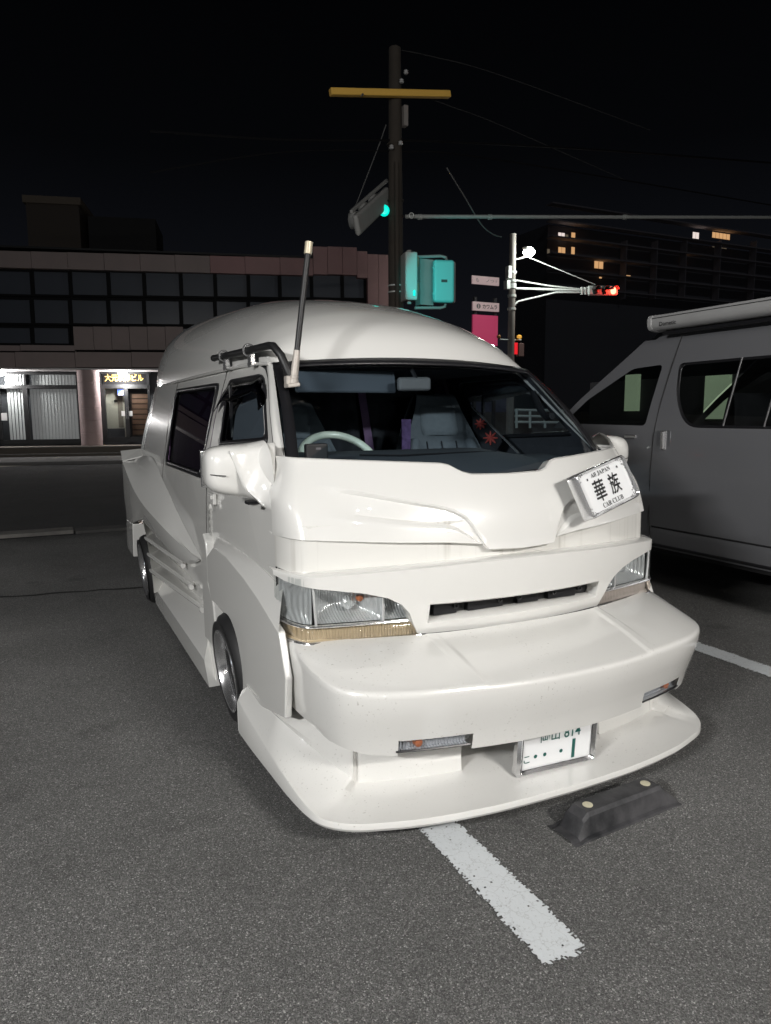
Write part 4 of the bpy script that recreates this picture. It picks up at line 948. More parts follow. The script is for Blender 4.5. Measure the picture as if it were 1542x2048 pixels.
for s in (-1, 1):
    crease = lambda z: -.010*sstep(1.17, 1.19, z) if z < 1.2 else 0
    rows = []
    for z in zs_:
        fy = front_y(z); r = []
        for y in [.55, 1.2, 2.0, 2.8, 3.4, 4.0, 4.14]+[lerp(4.3, fy-.25, t/4) for t in range(5)]:
            x, yy, zz = gshell(s, y, z); r.append((x, yy, zz))
        for a in (.5, 1.0, 1.57):
            x, yy, zz = gshell(s, fy-.25+.25*math.sin(a), z); r.append((x-s*.28*(1-math.cos(a)), yy, zz))
        rows.append(r)
    low_ = obj('body_side', *gridm(rows), GREYVAN, gv, smooth=40)
    # window belt: door part and rear part as rings
    dz = [(4.165, 1.30), (front_y(1.30)-.02, 1.30), (front_y(1.56)-.02, 1.56), (front_y(1.90)-.02, 1.90), (4.44, 2.02), (4.066, 2.02), (4.10, 1.8), (4.142, 1.5)]
    dwn = rounded([(4.26, 1.335), (front_y(1.335)-.12, 1.345), (front_y(1.56)-.13, 1.56), (4.50, 1.80), (4.19, 1.815)], .04, 4)
    mp = lambda lp, off=0: [[((gx(z)-off) if s < 0 else GX*2+GW-gx(z)+off, y, z) for y, z in l_] for l_ in lp]
    dd_ = obj('front_door', *gridm(mp(ring2(dz, dwn, 4)), close=True), GREYVAN, gv, smooth=40)
    obj('window_glass', mp([dwn], -.006)[0], [tuple(range(len(dwn)))], VANGL, dd_, smooth=0)
    rz = [(.60, 1.30), (4.155, 1.30), (4.134, 1.5), (4.092, 1.8), (4.058, 2.02), (.60, 2.02)]
    rwn = rounded([(.9, 1.325), (3.86, 1.325), (4.0, 1.55), (4.03, 1.815), (.9, 1.83)], [.1, .14, .12, .05, .1], 5)
    rs = obj('rear_side', *gridm(mp(ring2(rz, rwn, 4)), close=True), GREYVAN, gv, smooth=40)
    obj('window_glass', mp([rwn], -.006)[0], [tuple(range(len(rwn)))], VANGL, rs, smooth=0)
    obj('window_frame', *gridm(mp(ring2(rwn, rounded([(.93, 1.345), (3.85, 1.345), (3.975, 1.55), (4.0, 1.795), (.93, 1.81)], [.1, .12, .1, .05, .1], 5), 1), -.003), close=True), BLACKTRIM, rs, solid=.004)
    for yy in (3.50, 3.18): obj('window_bar', *tubem([Vector((gx(1.34)-.004 if s < 0 else GX*2+GW-gx(1.34)+.004, yy+.03, 1.34)), Vector((gx(1.82)-.004 if s < 0 else GX*2+GW-gx(1.82)+.004, yy-.02, 1.82))], .006, 6), MATS['glazing_bar'] if 'glazing_bar' in MATS else mat('glazing_bar', (.10, .10, .105), .4), rs)
    # cant rail up to roof
    rows = []
    for i in range(8):
        t = i/7; a = t*math.pi/2; xo = GX+.16*1.25+.02+.38*(1-math.cos(a)); z = 2.02+.20*math.sin(a)
        x = xo if s < 0 else GX*2+GW-xo
        r = [(x, y, z) for y in (.62, 2, 3.2)]+[(x, lerp(3.4, front_y(z)-.02-.10*t, k/3), z) for k in range(4)]
        rows.append(r)
    rows.append([(GX+GW/2, y, 2.25) for _, y, _ in rows[-1]])
    rows.insert(0, [((gx(2.02)) if s < 0 else GX*2+GW-gx(2.02), y, 2.015) for _, y, _ in rows[0]])
    obj('roof_side', *gridm(rows), GREYVAN, gv, smooth=50)
    # seams: thin bright edge + dark gap
    sx_ = lambda z: gx(z)-.0005 if s < 0 else GX*2+GW-gx(z)+.0005
    for dy, mm, r_ in ((0, MATS['dark_cavity'], .004), (.006, ALLOY, .0014)):
        obj('door_gap', *tubem([(sx_(z), y+dy, z) for y, z in ((4.175, .42), (4.168, .6), (4.165, .95), (4.16, 1.15), (4.16, 1.25), (4.14, 1.5), (4.10, 1.8), (4.06, 2.03))], r_, 6), mm, low_)
    obj('sill_moulding', *tubem([(sx_(.535)+.004*s*-1, y, .535) for y in (.7, 2, 3, 4.15)], .008, 6), DARK, low_)
    obj('lower_edge', *tubem([(sx_(.40)-.0, y, .385) for y in (.7, 2, 3, 4.15, 4.6)], .012, 8), BLACKTRIM, low_)
    # handles
    hx = sx_(1.235)
    h1 = obj('slide_handle', *joined(boxm((hx, 4.045, 1.225), (.024, .05, .15)), boxm((hx-.016 if s < 0 else hx+.016, 4.05, 1.225), (.02, .03, .135))), ALLOY, low_, bevel=.006)
    obj('handle_recess', *boxm((hx+.004 if s < 0 else hx-.004, 4.055, 1.232), (.012, .14, .14)), mat('grey_paint_recess', (.14, .145, .155), .3, .3) if 'grey_paint_recess' not in MATS else MATS['grey_paint_recess'], low_, bevel=.02)
    obj('door_handle', *boxm((sx_(1.24), 4.40, 1.245), (.03, .13, .035)), CHROME, low_, bevel=.01)
    for (y_, r_) in ((4.85, .31), (1.55, .31)):
        c_ = (GX+.06 if s < 0 else GX+GW-.06, y_, .31)
        w_ = obj('wheel', *lathem([(-.2, .05), (-.2, .19), (.0, .195), (-.02, .185), (-.03, .06), (-.02, 0)], c_, (s, 0, 0), 32), ALLOY, gv, smooth=40)
        obj('tyre', *lathem([(-.2, .19), (-.2, .29), (-.17, .31), (-.02, .31), (0, .29), (.005, .2), (-.01, .19)], c_, (s, 0, 0), 32), RUBBER, w_, smooth=40)
obj('underbody', *boxm((GX+GW/2, 3.1, .42), (GW-.2, 4.6, .2)), DARK, gv)
rows = [[(GX+.05, 3.0, 1.22), (GX+GW-.05, 3.0, 1.22)], [(GX+.05, 5.3, 1.22), (GX+GW-.05, 5.3, 1.22)]]
obj('cabin_floor', *gridm([[(GX+.05, .6, .55), (GX+GW-.05, .6, .55)], [(GX+.05, 5.3, .55), (GX+GW-.05, 5.3, .55)]]), DARKFAB, gv, smooth=0)
rows = []
for z in (1.32, 1.6, 1.9, 2.08, 2.2):
    fy = front_y(z)-.01; rows.append([(lerp(gx(z)+.02, GX*2+GW-gx(z)-.02, t/10), fy+.10*math.sin(math.pi*t/10), z) for t in range(11)])
obj('windscreen', *gridm(rows), VANGL, gv, smooth=60)
rows = [[(lerp(GX+.25, GX+GW-.25, t/8), front_y(z)+.05*math.sin(math.pi*t/8)+.0, z) for t in range(9)] for z in (.36, .8, 1.15, 1.32)]
obj('nose', *gridm(rows), GREYVAN, gv, smooth=60)
rows = [[(GX+.02, .56, z), (GX+GW/2, .52, z), (GX+GW-.02, .56, z)] for z in (.36, 1.3, 2.0, 2.2)]
obj('tailgate', *gridm(rows), GREYVAN, gv, smooth=0)
# seats and curtains inside
for y_ in (3.05, 3.72):
    obj('seat', *gridm([[ (GX+.30+dx*.22, y_+dy, z) for dx in (-1, -.6, 0, .6, 1)] for (dy, z) in ((.3, .9), (.3, 1.0), (-.05, 1.02), (-.13, 1.4), (-.16, 1.58), (-.22, 1.60), (-.24, 1.0))]), DARKFAB, gv, subsurf=2)
obj('cabin_curtain', *gridm([[(GX+1.55, y, z) for y in (.7, 2.8)] for z in (1.2, 2.0)]), DARKFAB, gv, smooth=0)
# awning
AWN = mat('awning_case', (.34, .34, .34), .5, noise=(6, .4, (.28, .28, .28)))
sec = [(-.02, 2.075), (-.065, 2.085), (-.085, 2.11), (-.088, 2.165), (-.07, 2.19), (.0, 2.20), (.05, 2.20), (.05, 2.075)]
ax0 = GX+.10
aw = obj('awning', *gridm([[(ax0+dx, y, z) for dx, z in sec] for y in (.9, 3.1, 4.24)], close=True), AWN, gv, smooth=40)
obj('end_cap', *prismm([(ax0+dx*1.06-.001, 4.24, 2.14+(z-2.14)*1.08) for dx, z in sec], (0, .05, 0)), AWN, aw, bevel=.012)
obj('awning_groove', *tubem([(ax0-.089, y, 2.168) for y in (.9, 4.235)], .003, 6), DARK, aw)
obj('awning_rail', *boxm((ax0+.02, 2.55, 2.055), (.06, 3.3, .025)), BLACKTRIM, aw)
Ma = basis((ax0-.0895, 4.08, 2.118), (0, -1, 0), (0, 0, 1))
text('maker_lettering', 'Dometic', BLACKT, Ma, aw, .16, .03, .001, .01)
# ================================================================== FAR SIDE OF THE ROAD
# facade frame: a along the front, b out of it, z up
FB = at(0, 893, z=.38)
dv = RB @ np.array([(8000-CX)/F, (790-CY)/F, 1.0]); FD = Vector((dv[0], dv[1], 0)).normalized(); FN = Vector((FD.y, -FD.x, 0))
if FN.dot(Vector((0, -1, 0))) < 0: FN = -FN
def fw(a, b, z): p = FB+FD*a+FN*b; return Vector((p.x, p.y, z))
def fa(px, py, b=0):
    """facade coordinates (a, z) of a photo pixel on the plane b in front of the wall"""
    d = Vector(RB @ np.array([(px-CX)/F, (py-CY)/F, 1.0])); o = Vector((0, 0, CAMZ)); q = FB+FN*b
    t = (Vector((q.x, q.y, 0))-Vector((0, 0, 0))).dot(FN)/d.dot(FN); p = o+d*t
    return (p-Vector((FB.x, FB.y, 0))).dot(FD), p.z
def fbox(a0, a1, b0, b1, z0, z1):
    V = [fw(a, b, z) for z in (z0, z1) for b in (b0, b1) for a in (a0, a1)]
    return V, boxm((0, 0, 0), (1, 1, 1))[1]
def fr2(p0, p1, b=0):
    xm, ym = (p0[0]+p1[0])/2, (p0[1]+p1[1])/2
    return fa(p0[0], ym, b)[0], fa(xm, p0[1], b)[1], fa(p1[0], ym, b)[0], fa(xm, p1[1], b)[1]
def frect(p0, p1, b0, b1):
    a0, z1, a1, z0 = fr2(p0, p1, b1); return fbox(a0, a1, b0, b1, z0, z1)
STONE = mat('facade_stone', (.36, .29, .28), .8, noise=(1.4, .5, (.29, .25, .235)), bump=(14, .2, .01))
STONER = mat('facade_stone_redlit', (.42, .25, .25), .8, noise=(1.2, .5, (.34, .22, .215)), bump=(14, .2, .01))  # red light of the signals mixed into the stone colour
DARKW = mat('dark_wall', (.05, .05, .055), .9)
FRAMEB = mat('black_frames', (.010, .011, .012), .6)
FRAMEW = mat('window_band_black', (.006, .006, .007), .7, spec=.2)
PANE = mat('dark_window_pane', (.075, .085, .105), .25, spec=.5)
SOFF = mat('white_soffit', (.62, .60, .60), .7)
TILE = mat('step_tile', (.13, .11, .09), .7, noise=(4, .5, (.10, .09, .08)))
bl = thing('office_building', 'two storey stone fronted office building with dark window bands across the road', 'building', fw(2, 0, 0))
aL, aR = fa(-420, 600)[0], fa(777, 560)[0]
zs0 = fa(0, 735)[1]; ztop = fa(200, 507)[1]
obj('core', *joined(fbox(aL, aR, -9, -.501, zs0, ztop-.4), fbox(aL, aR, -9, -1.601, 0, zs0-.002)), DARKW, bl, smooth=0)
obj('plinth', *fbox(aL, aR, -.6, 1.6, 0, .36), TILE, bl, smooth=0)
obj('plinth_edge', *fbox(aL, aR, 1.45, 1.63, .362, .40), CONC, bl, smooth=0)
obj('step', *fbox(aL, aR, 1.62, 2.3, 0, .17), TILE, bl, smooth=0)
obj('step_edge', *fbox(aL, aR, 2.2, 2.32, .172, .20), CONC, bl, smooth=0)
# parapet band of stone slabs
def slab(p0, p1, b0=-.4, b1=.0, m=STONE, g=.006):
    a0, z1, a1, z0 = fr2(p0, p1, b1); return obj('stone_slab', *fbox(a0+g, a1-g, b0, b1, z0+g, z1-g), m, bl, smooth=0, bevel=.006)
xs = [-300, -230, -160, -85, -10, 62, 135, 208, 280, 350, 420, 490, 560, 626]
for a, b in zip(xs, xs[1:]): slab((a, 501+.024*(a+b)/2), (b, 535+.026*(a+b)/2), m=STONE if b < 430 else STONER)
for a, b, t0, t1 in ((626, 655, 493, 549), (655, 685, 493, 549), (685, 714, 494, 550), (714, 735, 502, 556), (735, 757, 508, 612), (757, 777, 509, 612)): slab((a, t0), (b, t1), m=STONER)
obj('roof_edge', *frect((-300, 496), (626, 500), -.5, .06), FRAMEB, bl, smooth=0)
# window bands
mul = [-234, -160, -86, -12, 61, 138, 215, 287, 361, 430, 497, 560, 624, 686, 733]
wb = obj('window_band', *frect((-300, 533), (735, 736), -.5, -.32), FRAMEW, bl, smooth=0)
def window(p0, p1):
    a0, z1, a1, z0 = fr2(p0, p1); w = .07
    o = obj('window', *joined(fbox(a0, a0+w, -.32, -.2, z0, z1), fbox(a1-w, a1, -.32, -.2, z0, z1), fbox(a0+w, a1-w, -.32, -.201, z1-w, z1), fbox(a0+w, a1-w, -.32, -.199, z0, z0+w)), FRAMEW, bl, smooth=0)
    tl = random.uniform(-.006, .006)
    V = [fw(a0+w, -.26+tl, z0+w), fw(a1-w, -.26-tl, z0+w), fw(a1-w, -.26-tl, z1-w), fw(a0+w, -.26+tl, z1-w)]
    obj('pane', V, [(0, 1, 2, 3)], PANE, o, smooth=0)
for i, (a, b) in enumerate(zip(mul, mul[1:])):
    o_ = .013*(a+b)/2
    window((a, 536+o_), (b, 590+o_*.8)); window((a, 593+o_*.8), (b, 648+o_*.6))
    if b < 145 or b > 365: window((a, 650+o_*.5), (b, 689+o_*.4))
sx0 = [147, 187, 223, 259, 295, 331, 367]
for a, b in zip(sx0, sx0[1:]): slab((a, 653), (b, 700), -.45, -.12)
for a, b in zip([-300, -180, -60, 40, 150], [-180, -60, 40, 150, 151]): 
    if b > a+5: slab((a, 690), (b, 702), -.45, -.1)
sb = [-300, -200, -90, 30, 150, 263, 340, 450, 560, 690, 777]
for a, b in zip(sb, sb[1:]): slab((a, 704), (b, 735), -.45, .02)
a0, a1 = aL, aR
# soffit and recessed ground floor
obj('soffit', *fbox(aL, aR, -1.4, .0, zs0-.06, zs0-.002), SOFF, bl, smooth=0)
gfb = -1.15
obj('ground_floor_wall', *fbox(aL, aR, -1.6, -1.40, .362, zs0-.06), DARKW, bl, smooth=0)
# round column of stone drums
ca, cz = fa(184, 880, -.35); cr_ = (fa(206, 800, -.35)[0]-fa(163, 800, -.35)[0])/2
for k in range(6):
    z0 = lerp(.364, zs0-.064, k/6); z1 = lerp(.364, zs0-.064, (k+1)/6)
    obj('column_drum', *lathem([(0, 0), (0, cr_-.006), (.01, cr_), (z1-z0-.012, cr_), (z1-z0-.003, cr_-.006), (z1-z0-.003, 0)], fw(ca, -.35, z0), (0, 0, 1), 28), mat('column_stone', (.50, .38, .38), .7, noise=(5, .5, (.42, .33, .32))) if 'column_stone' not in MATS else MATS['column_stone'], bl, smooth=20)
# left shopfront: frames, glazing, vertical blinds
def bar(p0, p1, b0=-1.2, b1=-1.08, nm='shop_frame', m=FRAMEB): return obj(nm, *frect(p0, p1, b0, b1), m, bl, smooth=0)
PN = glass('shop_glass', (.86, .88, .88), 1.3)
BLIND = mat('blind_fabric', (.74, .73, .72), .85, emit=(.75, .73, .74), estr=.14)  # slats glow faintly in place of lamp light on them
bar((-40, 744), (10, 748)); bar((8, 745), (168, 749)); bar((-40, 770), (162, 777)); bar((-40, 879), (172, 888)); bar((155, 745), (163, 885)); bar((48, 777), (58, 884)); bar((47, 748), (51, 772)); bar((-6, 777), (2, 884))
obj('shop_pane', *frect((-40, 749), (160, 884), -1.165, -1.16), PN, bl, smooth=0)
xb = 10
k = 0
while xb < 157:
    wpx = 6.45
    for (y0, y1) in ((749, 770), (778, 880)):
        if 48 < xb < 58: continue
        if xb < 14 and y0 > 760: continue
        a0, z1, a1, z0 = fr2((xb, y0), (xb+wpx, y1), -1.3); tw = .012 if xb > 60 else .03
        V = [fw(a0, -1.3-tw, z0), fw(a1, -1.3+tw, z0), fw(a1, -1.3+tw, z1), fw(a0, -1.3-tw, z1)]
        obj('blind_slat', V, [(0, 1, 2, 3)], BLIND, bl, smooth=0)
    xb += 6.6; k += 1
# notices in the dark doorway at far left
bar((2, 826), (14, 841), -1.10, -1.095, 'notice', mat('paper', (.6, .6, .6), .8))
# entrance: transom sign, doors
bar((200, 742), (300, 748)); bar((200, 769), (300, 777)); bar((200, 742), (205, 884)); bar((296, 742), (301, 884)); bar((250, 777), (258, 878)); bar((200, 874), (300, 884)); bar((205, 777), (212, 878))
bar((205, 749), (296, 769), -1.17, -1.165, 'sign_pane', mat('sign_black_glass', (.015, .015, .016), .8, spec=.05))
SIGNY = mat('lit_sign_letters', (.7, .45, .12), .5, emit=(1, .62, .16), estr=.75)
(a0, z1), (a1, z0) = fa(209, 748, -1.15), fa(287, 763, -1.15)
Mf = basis(fw((a0+a1)/2, -1.15, (z0+z1)/2), FD, (0, 0, 1))
text('sign_lettering', '大元駅南ビル', SIGNY, Mf, bl, a1-a0, z1-z0, .002, .012)
obj('door_pane', *frect((212, 778), (250, 876), -1.165, -1.16), PN, bl, smooth=0)
obj('door_pane', *frect((258, 778), (296, 876), -1.165, -1.16), PN, bl, smooth=0)
# hallway seen through the doors
HALL = mat('hall_wall', (.42, .40, .33), .8, noise=(2, .4, (.36, .34, .28)))
h = obj('hallway', *frect((206, 776), (252, 880), -1.42, -1.396), HALL, bl, smooth=0)
obj('hall_door', *frect((236, 790), (246, 855), -1.394, -1.385), mat('hall_door_dark', (.16, .14, .11), .7), h, smooth=0)
obj('hall_floor', *frect((212, 857), (250, 876), -1.394, -1.385), DARKW, h, smooth=0)
WOOD = mat('stair_timber', (.16, .085, .05), .6, noise=(6, .5, (.11, .06, .04)))
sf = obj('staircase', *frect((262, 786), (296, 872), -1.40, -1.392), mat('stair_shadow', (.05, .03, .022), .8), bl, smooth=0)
for k in range(8): obj('stair_tread', *frect((264+k*.2, 788+k*10.4), (295, 796.2+k*10.4), -1.39, -1.36), WOOD, sf, smooth=0)
obj('plaque', *frect((228, 800), (235, 804), -1.394, -1.38), FRAMEB, h, smooth=0)
st1 = obj('window_sticker', *frect((235, 778), (247, 791), -1.158, -1.154), mat('sticker_blue', (.05, .10, .45), .5), bl, smooth=0)
p_ = [fa(235.5, 790, -1.15), fa(246.5, 790, -1.15), fa(246.5, 779, -1.15)]
obj('sticker_corner', [fw(a, -1.15, z) for a, z in p_], [(0, 1, 2)], mat('sticker_yellow', (.75, .68, .15), .5), st1, smooth=0)
for px in (243, 256): bar((px, 822), (px+9, 832), -1.158, -1.154, 'notice', MATS['paper'])
bar((252.5, 815), (254, 838), -1.08, -1.04, 'door_pull', CHROME); bar((256, 815), (257.5, 838), -1.08, -1.04, 'door_pull', CHROME)
# downpipe / meter on the pink jamb right of the column
bar((196, 742), (201, 882), -1.2, -1.0, 'entrance_jamb', mat('jamb_pink', (.55, .44, .46), .7))
# penthouse on the roof
a0, z1 = fa(50, 391, -6); a1, z0 = fa(161, 470, -6)
obj('penthouse', *fbox(a0, a1, -9, -6, ztop-.6, z1-.3), mat('roof_room_wall', (.08, .066, .056), .9), bl, smooth=0)
obj('penthouse_roof', *fbox(a0-.1, a1+.1, -9, -5.9, z1-.298, z1), mat('roof_room_edge', (.17, .14, .11), .9), bl, smooth=0)
a0, z1 = fa(175, 432, -6); a1, z0 = fa(312, 470, -6)
obj('roof_screen', *fbox(a0, a1, -9, -6, ztop-.6, z1), mat('roof_screen_grey', (.025, .025, .026), .9), bl, smooth=0)
# globe lamps under the soffit
GL = mat('lit_globe', (1, 1, 1), .3, emit=(1, .98, .95), estr=4)
for px, py, nm in ((245, 741, 'white globe lamp lit above the lettered entrance'), (1, 749, 'white globe lamp lit at the left end of the shopfront')):
    a, z = fa(px, py, -.75); c = fw(a, -.75, zs0-.06)
    g = thing('ceiling_lamp', nm, 'lamp', c, 'globe lamps under the soffit')
    obj('base_plate', *lathem([(0, 0), (0, .16), (-.03, .16), (-.03, 0)], c, (0, 0, 1), 20), SOFF, g)
    obj('globe', *lathem([(-.03, .09), (-.06, .17), (-.11, .18), (-.16, .15), (-.20, .07), (-.21, 0)], c, (0, 0, 1), 24), GL, g, smooth=60)
    lamp('ceiling_lamp_light', 'POINT', c+Vector((0, .0, -.36)), 190, (1, .97, .95), size=.12)
# footway in front of the building, white line
fp = [fw(aL, 2.3, 0), fw(aR+30, 2.3, 0), fw(aR+30, 5.2, 0), fw(aL, 5.2, 0)]
obj('pavement', *prismm([tuple(p) for p in fp], (0, 0, .10)), mat('footway_grey', (.19, .185, .18), .9, noise=(1.5, .6, (.14, .135, .13)), bump=(12, .3, .01)), kind='structure', smooth=0)
p0, p1, p2, p3 = at(-300, 946, z=.009), at(260, 916.5, z=.009), at(260, 919.5, z=.009), at(-300, 951, z=.009)
obj('road_marking', [p0, p1, p2, p3], [(0, 1, 2, 3)], mat('edge_line_paint', (.42, .38, .30), .8), smooth=0, kind='structure')
# ================================================================== UTILITY POLE AND ITS FITTINGS
PY = 11.9
def up(px, py, d=0): return at(px, py, y=PY+d)
POLE = mat('old_concrete_pole', (.050, .041, .033), .9, noise=(3, .7, (.032, .027, .022)), bump=(20, .4, .01))
c0 = up(792, 620); topz = up(790, 96)
upole = thing('utility_pole', 'tall dark concrete utility pole with a yellow crossarm behind the white van', 'pole', (c0.x, c0.y, 0))
zt_ = topz.z
obj('shaft', *lathem([(0, .155), (zt_*.5, .135), (zt_-.02, .105), (zt_, .10), (zt_, 0)], (c0.x, c0.y, 0), (0, 0, 1), 24), POLE, upole, smooth=50)
a, b = up(660, 184, -.2), up(899, 189, -.2)
obj('crossarm', *boxm((a+b)/2, ((b-a).length, .12, .115), Vector((b-a)).to_track_quat('X', 'Z').to_matrix()), mat('yellow_arm_cover', (.80, .48, .09), .6), upole, bevel=.02)
obj('arm_bolt', *lathem([(0, .02), (-.05, .02), (-.05, 0)], up(723, 191, -.27), (0, 1, 0), 10), CHROME, upole)
obj('pole_box', *boxm(up(809, 233, -.05), (.085, .14, .34)), mat('grey_pole_box', (.22, .20, .19), .8), upole, bevel=.01)
for py in (572, 585, 402, 433, 290): obj('pole_band', *lathem([(-.012, .148), (.012, .148)], (c0.x, c0.y, up(790, py).z), (0, 0, 1), 24), STEELW if py > 560 else POLE, upole)
obj('cable_duct', *tubem([(c0.x-.05, c0.y-.15, .1), (c0.x-.05, c0.y-.15, up(790, 330).z)], .04, 10), POLE, upole, smooth=60)
for (px, py) in ((812, 148), (803, 166), (783, 298), (801, 290)):
    obj('insulator', *lathem([(0, .0), (0, .03), (.02, .045), (.035, .03), (.05, .04), (.07, .02), (.08, 0)], up(px, py, -.18), (0, 0, 1), 12), mat('insulator_white', (.42, .42, .42), .3) if 'insulator_white' not in MATS else MATS['insulator_white'], upole)
# horizontal gantry pipe to the right
ga = thing('sign_gantry_arm', 'long thin grey horizontal pipe reaching right from the utility pole', 'pipe', up(812, 433))
obj('pipe', *tubem([up(812, 433), up(1150, 434), up(1700, 435)], .035, 12), STEELW, ga)
obj('eye_bolt', *tubem([up(823, 431, -.06)+Vector((.045*math.cos(t), 0, .045*math.sin(t))) for t in [i*.35 for i in range(19)]], .012, 6), STEELW, ga)
for px in (840, 980, 1250): obj('pipe_collar', *tubem([up(px-3, 434), up(px+3, 434)], .05, 12), STEELW, ga)
# cables
CAB = mat('cable_black', (.006, .006, .007), .8, spec=.1)
CABL = mat('cable_grey', (.09, .09, .09), .7)
CABD = mat('cable_dark_grey', (.03, .03, .03), .8, spec=.2)
def cable(pts, r, m, label): 
    o = obj('overhead_cable', *tubem([tuple(v) for v in catmull([tuple(p) for p in pts], 8)], r, 6), m); tag(o, label, 'cable', 'overhead cables'); return o
cable([up(893, 335), up(930, 395), up(962, 448), up(985, 468), up(1003, 474)], .012, CABL, 'pale sagging cable end curling below the gantry pipe')
cable([up(772, 250), up(758, 290), up(735, 350), up(708, 420)], .010, CABL, 'thin stay wire slanting down left from the pole to the tilted signal')
cable([up(300, 262), up(560, 279), up(790, 281), up(900, 284), up(1200, 300), up(1600, 330)], .02, CAB, 'thick dark cable crossing the pole below the small grey box')
cable([up(300, 345), up(560, 305), up(790, 303), up(1000, 320), up(1600, 420)], .013, CAB, 'thinner dark cable strung under the thick one')
cable([up(800, 100), up(860, 112), up(1000, 150), up(1300, 260)], .008, CABD, 'thin cable leaving the pole top to the right')
cable([up(840, 190), up(905, 214), up(1000, 250), up(1250, 360)], .008, CABD, 'thin cable leaving the right half of the yellow crossarm')
# tilted vehicle signal seen edge-on, upper left of the pole
SIGBODY = mat('signal_housing', (.30, .30, .29), .6, noise=(5, .4, (.24, .24, .23)))
TEAL = mat('lit_teal_lens', (.0, .4, .35), .3, emit=(.0, .9, .72), estr=1.0)
RED = mat('lit_red_lens', (.5, .02, .02), .3, emit=(1, .09, .05), estr=14)
OFF = mat('unlit_lens', (.03, .03, .03), .25)
vs = thing('traffic_signal', 'horizontal vehicle signal seen from behind hanging left of the utility pole with a teal glow', 'traffic light', up(745, 425))
A_, B_ = up(712, 452, -.9), up(776, 392, .2)
dr_ = (B_-A_).normalized(); R_ = dr_.to_track_quat('X', 'Z').to_matrix()
obj('housing', *boxm((A_+B_)/2, ((B_-A_).length, .10, .33), R_), SIGBODY, vs, bevel=.05, seg=3)
obj('visor_bar', *boxm((A_+B_)/2+Vector((-.05, .0, .24)), ((B_-A_).length*1.1, .05, .05), R_), SIGBODY, vs, bevel=.01)
for f in (.2, .5, .8):
    c = A_.lerp(B_, f)+R_ @ Vector((0, .07, 0)); obj('lens_hood', *lathem([(0, .13), (.14, .135)], c, R_ @ Vector((0, 1, 0)), 20), SIGBODY, vs, solid=.008)
obj('green_lens', *lathem([(0, .10), (.03, .07), (.035, 0)], up(768, 421, -.05), (-.3, -1, -.1), 14), TEAL, vs)
obj('bracket', *tubem([up(770, 405, .1), up(790, 400, .1)], .03, 8), SIGBODY, vs)
# pedestrian signals on the right of the pole
ps = thing('pedestrian_signal', 'grey pedestrian signal seen edge-on beside the utility pole', 'traffic light', up(820, 555))
c = up(818, 555, -.3); s0 = (up(834, 555, -.3)-up(806, 555, -.3)).length; hh = (up(818, 507, -.3)-up(818, 603, -.3)).length
obj('housing', *boxm(c, (s0*.8, .34, hh), Matrix.Rotation(-.2, 3, 'Z')), mat('pale_signal_housing', (.42, .40, .38), .6), ps, bevel=.03, seg=3)
for py in (528, 580): obj('hood', *prismm([up(831, py-17, -.38), up(838, py-14, -.45), up(838, py+2, -.45), up(831, py+15, -.38)], (0, .3, 0)), mat('brown_hood', (.25, .15, .10), .7) if 'brown_hood' not in MATS else MATS['brown_hood'], ps, bevel=.004)
obj('mount', *lathem([(-hh*.56, .04), (hh*.56, .04)], c, (0, 0, 1), 10), SIGBODY, ps)
obj('green_lens', *boxm(up(828.5, 586, -.52), (.02, .06, .10)), TEAL, ps, bevel=.008)
tb = thing('pedestrian_signal', 'pedestrian signal box with rounded corners, its back bathed in teal light', 'traffic light', up(890, 563))
c = up(887, 563, -.25); w_ = (up(907, 563, -.25)-up(869, 563, -.25)).length; hh = (up(887, 521, -.25)-up(887, 607, -.25)).length
RY = Matrix.Rotation(-.28, 3, 'Z')
WB = mat('teal_lit_box_back', (.16, .58, .56), .5)  # teal light of the green signal mixed into the box colour
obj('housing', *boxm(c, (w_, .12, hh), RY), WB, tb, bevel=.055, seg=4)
obj('shell', *boxm(c+RY @ Vector((.05, .10, 0)), (w_*.96, .16, hh*.98), RY), SIGBODY, tb, bevel=.04, seg=4)
obj('maker_plate', *boxm(c+RY @ Vector((0, -.061, 0)), (w_*.28, .004, hh*.065), RY), mat('plate_dark', (.03, .06, .06), .5), tb)
for zz in (-.3, .3):
    for xx in (-.5,): obj('latch', *boxm(c+RY @ Vector((w_*xx, -.04, hh*zz)), (.03, .05, .05), RY), WB, tb, bevel=.008)
obj('pipe_bracket', *tubem([up(830, 514, -.1), up(880, 512, -.1), up(892, 515, -.15), up(893, 522, -.2)], .028, 10), SIGBODY, tb, smooth=60)
obj('pipe_bracket', *tubem([up(830, 616, -.1), up(880, 616, -.1), up(890, 613, -.15), up(891, 607, -.2)], .028, 10), SIGBODY, tb, smooth=60)
obj('control_cabinet', *boxm(up(849, 566, .05), (up(863, 566).x-up(836, 566).x, .2, (up(849, 520)-up(849, 612)).length)), SIGBODY, tb, bevel=.01)
lamp('green_signal_glow', 'SPOT', up(846, 556, -1.6), 60, (.0, .85, .82), aim=c, size=.08, spot=1.1)
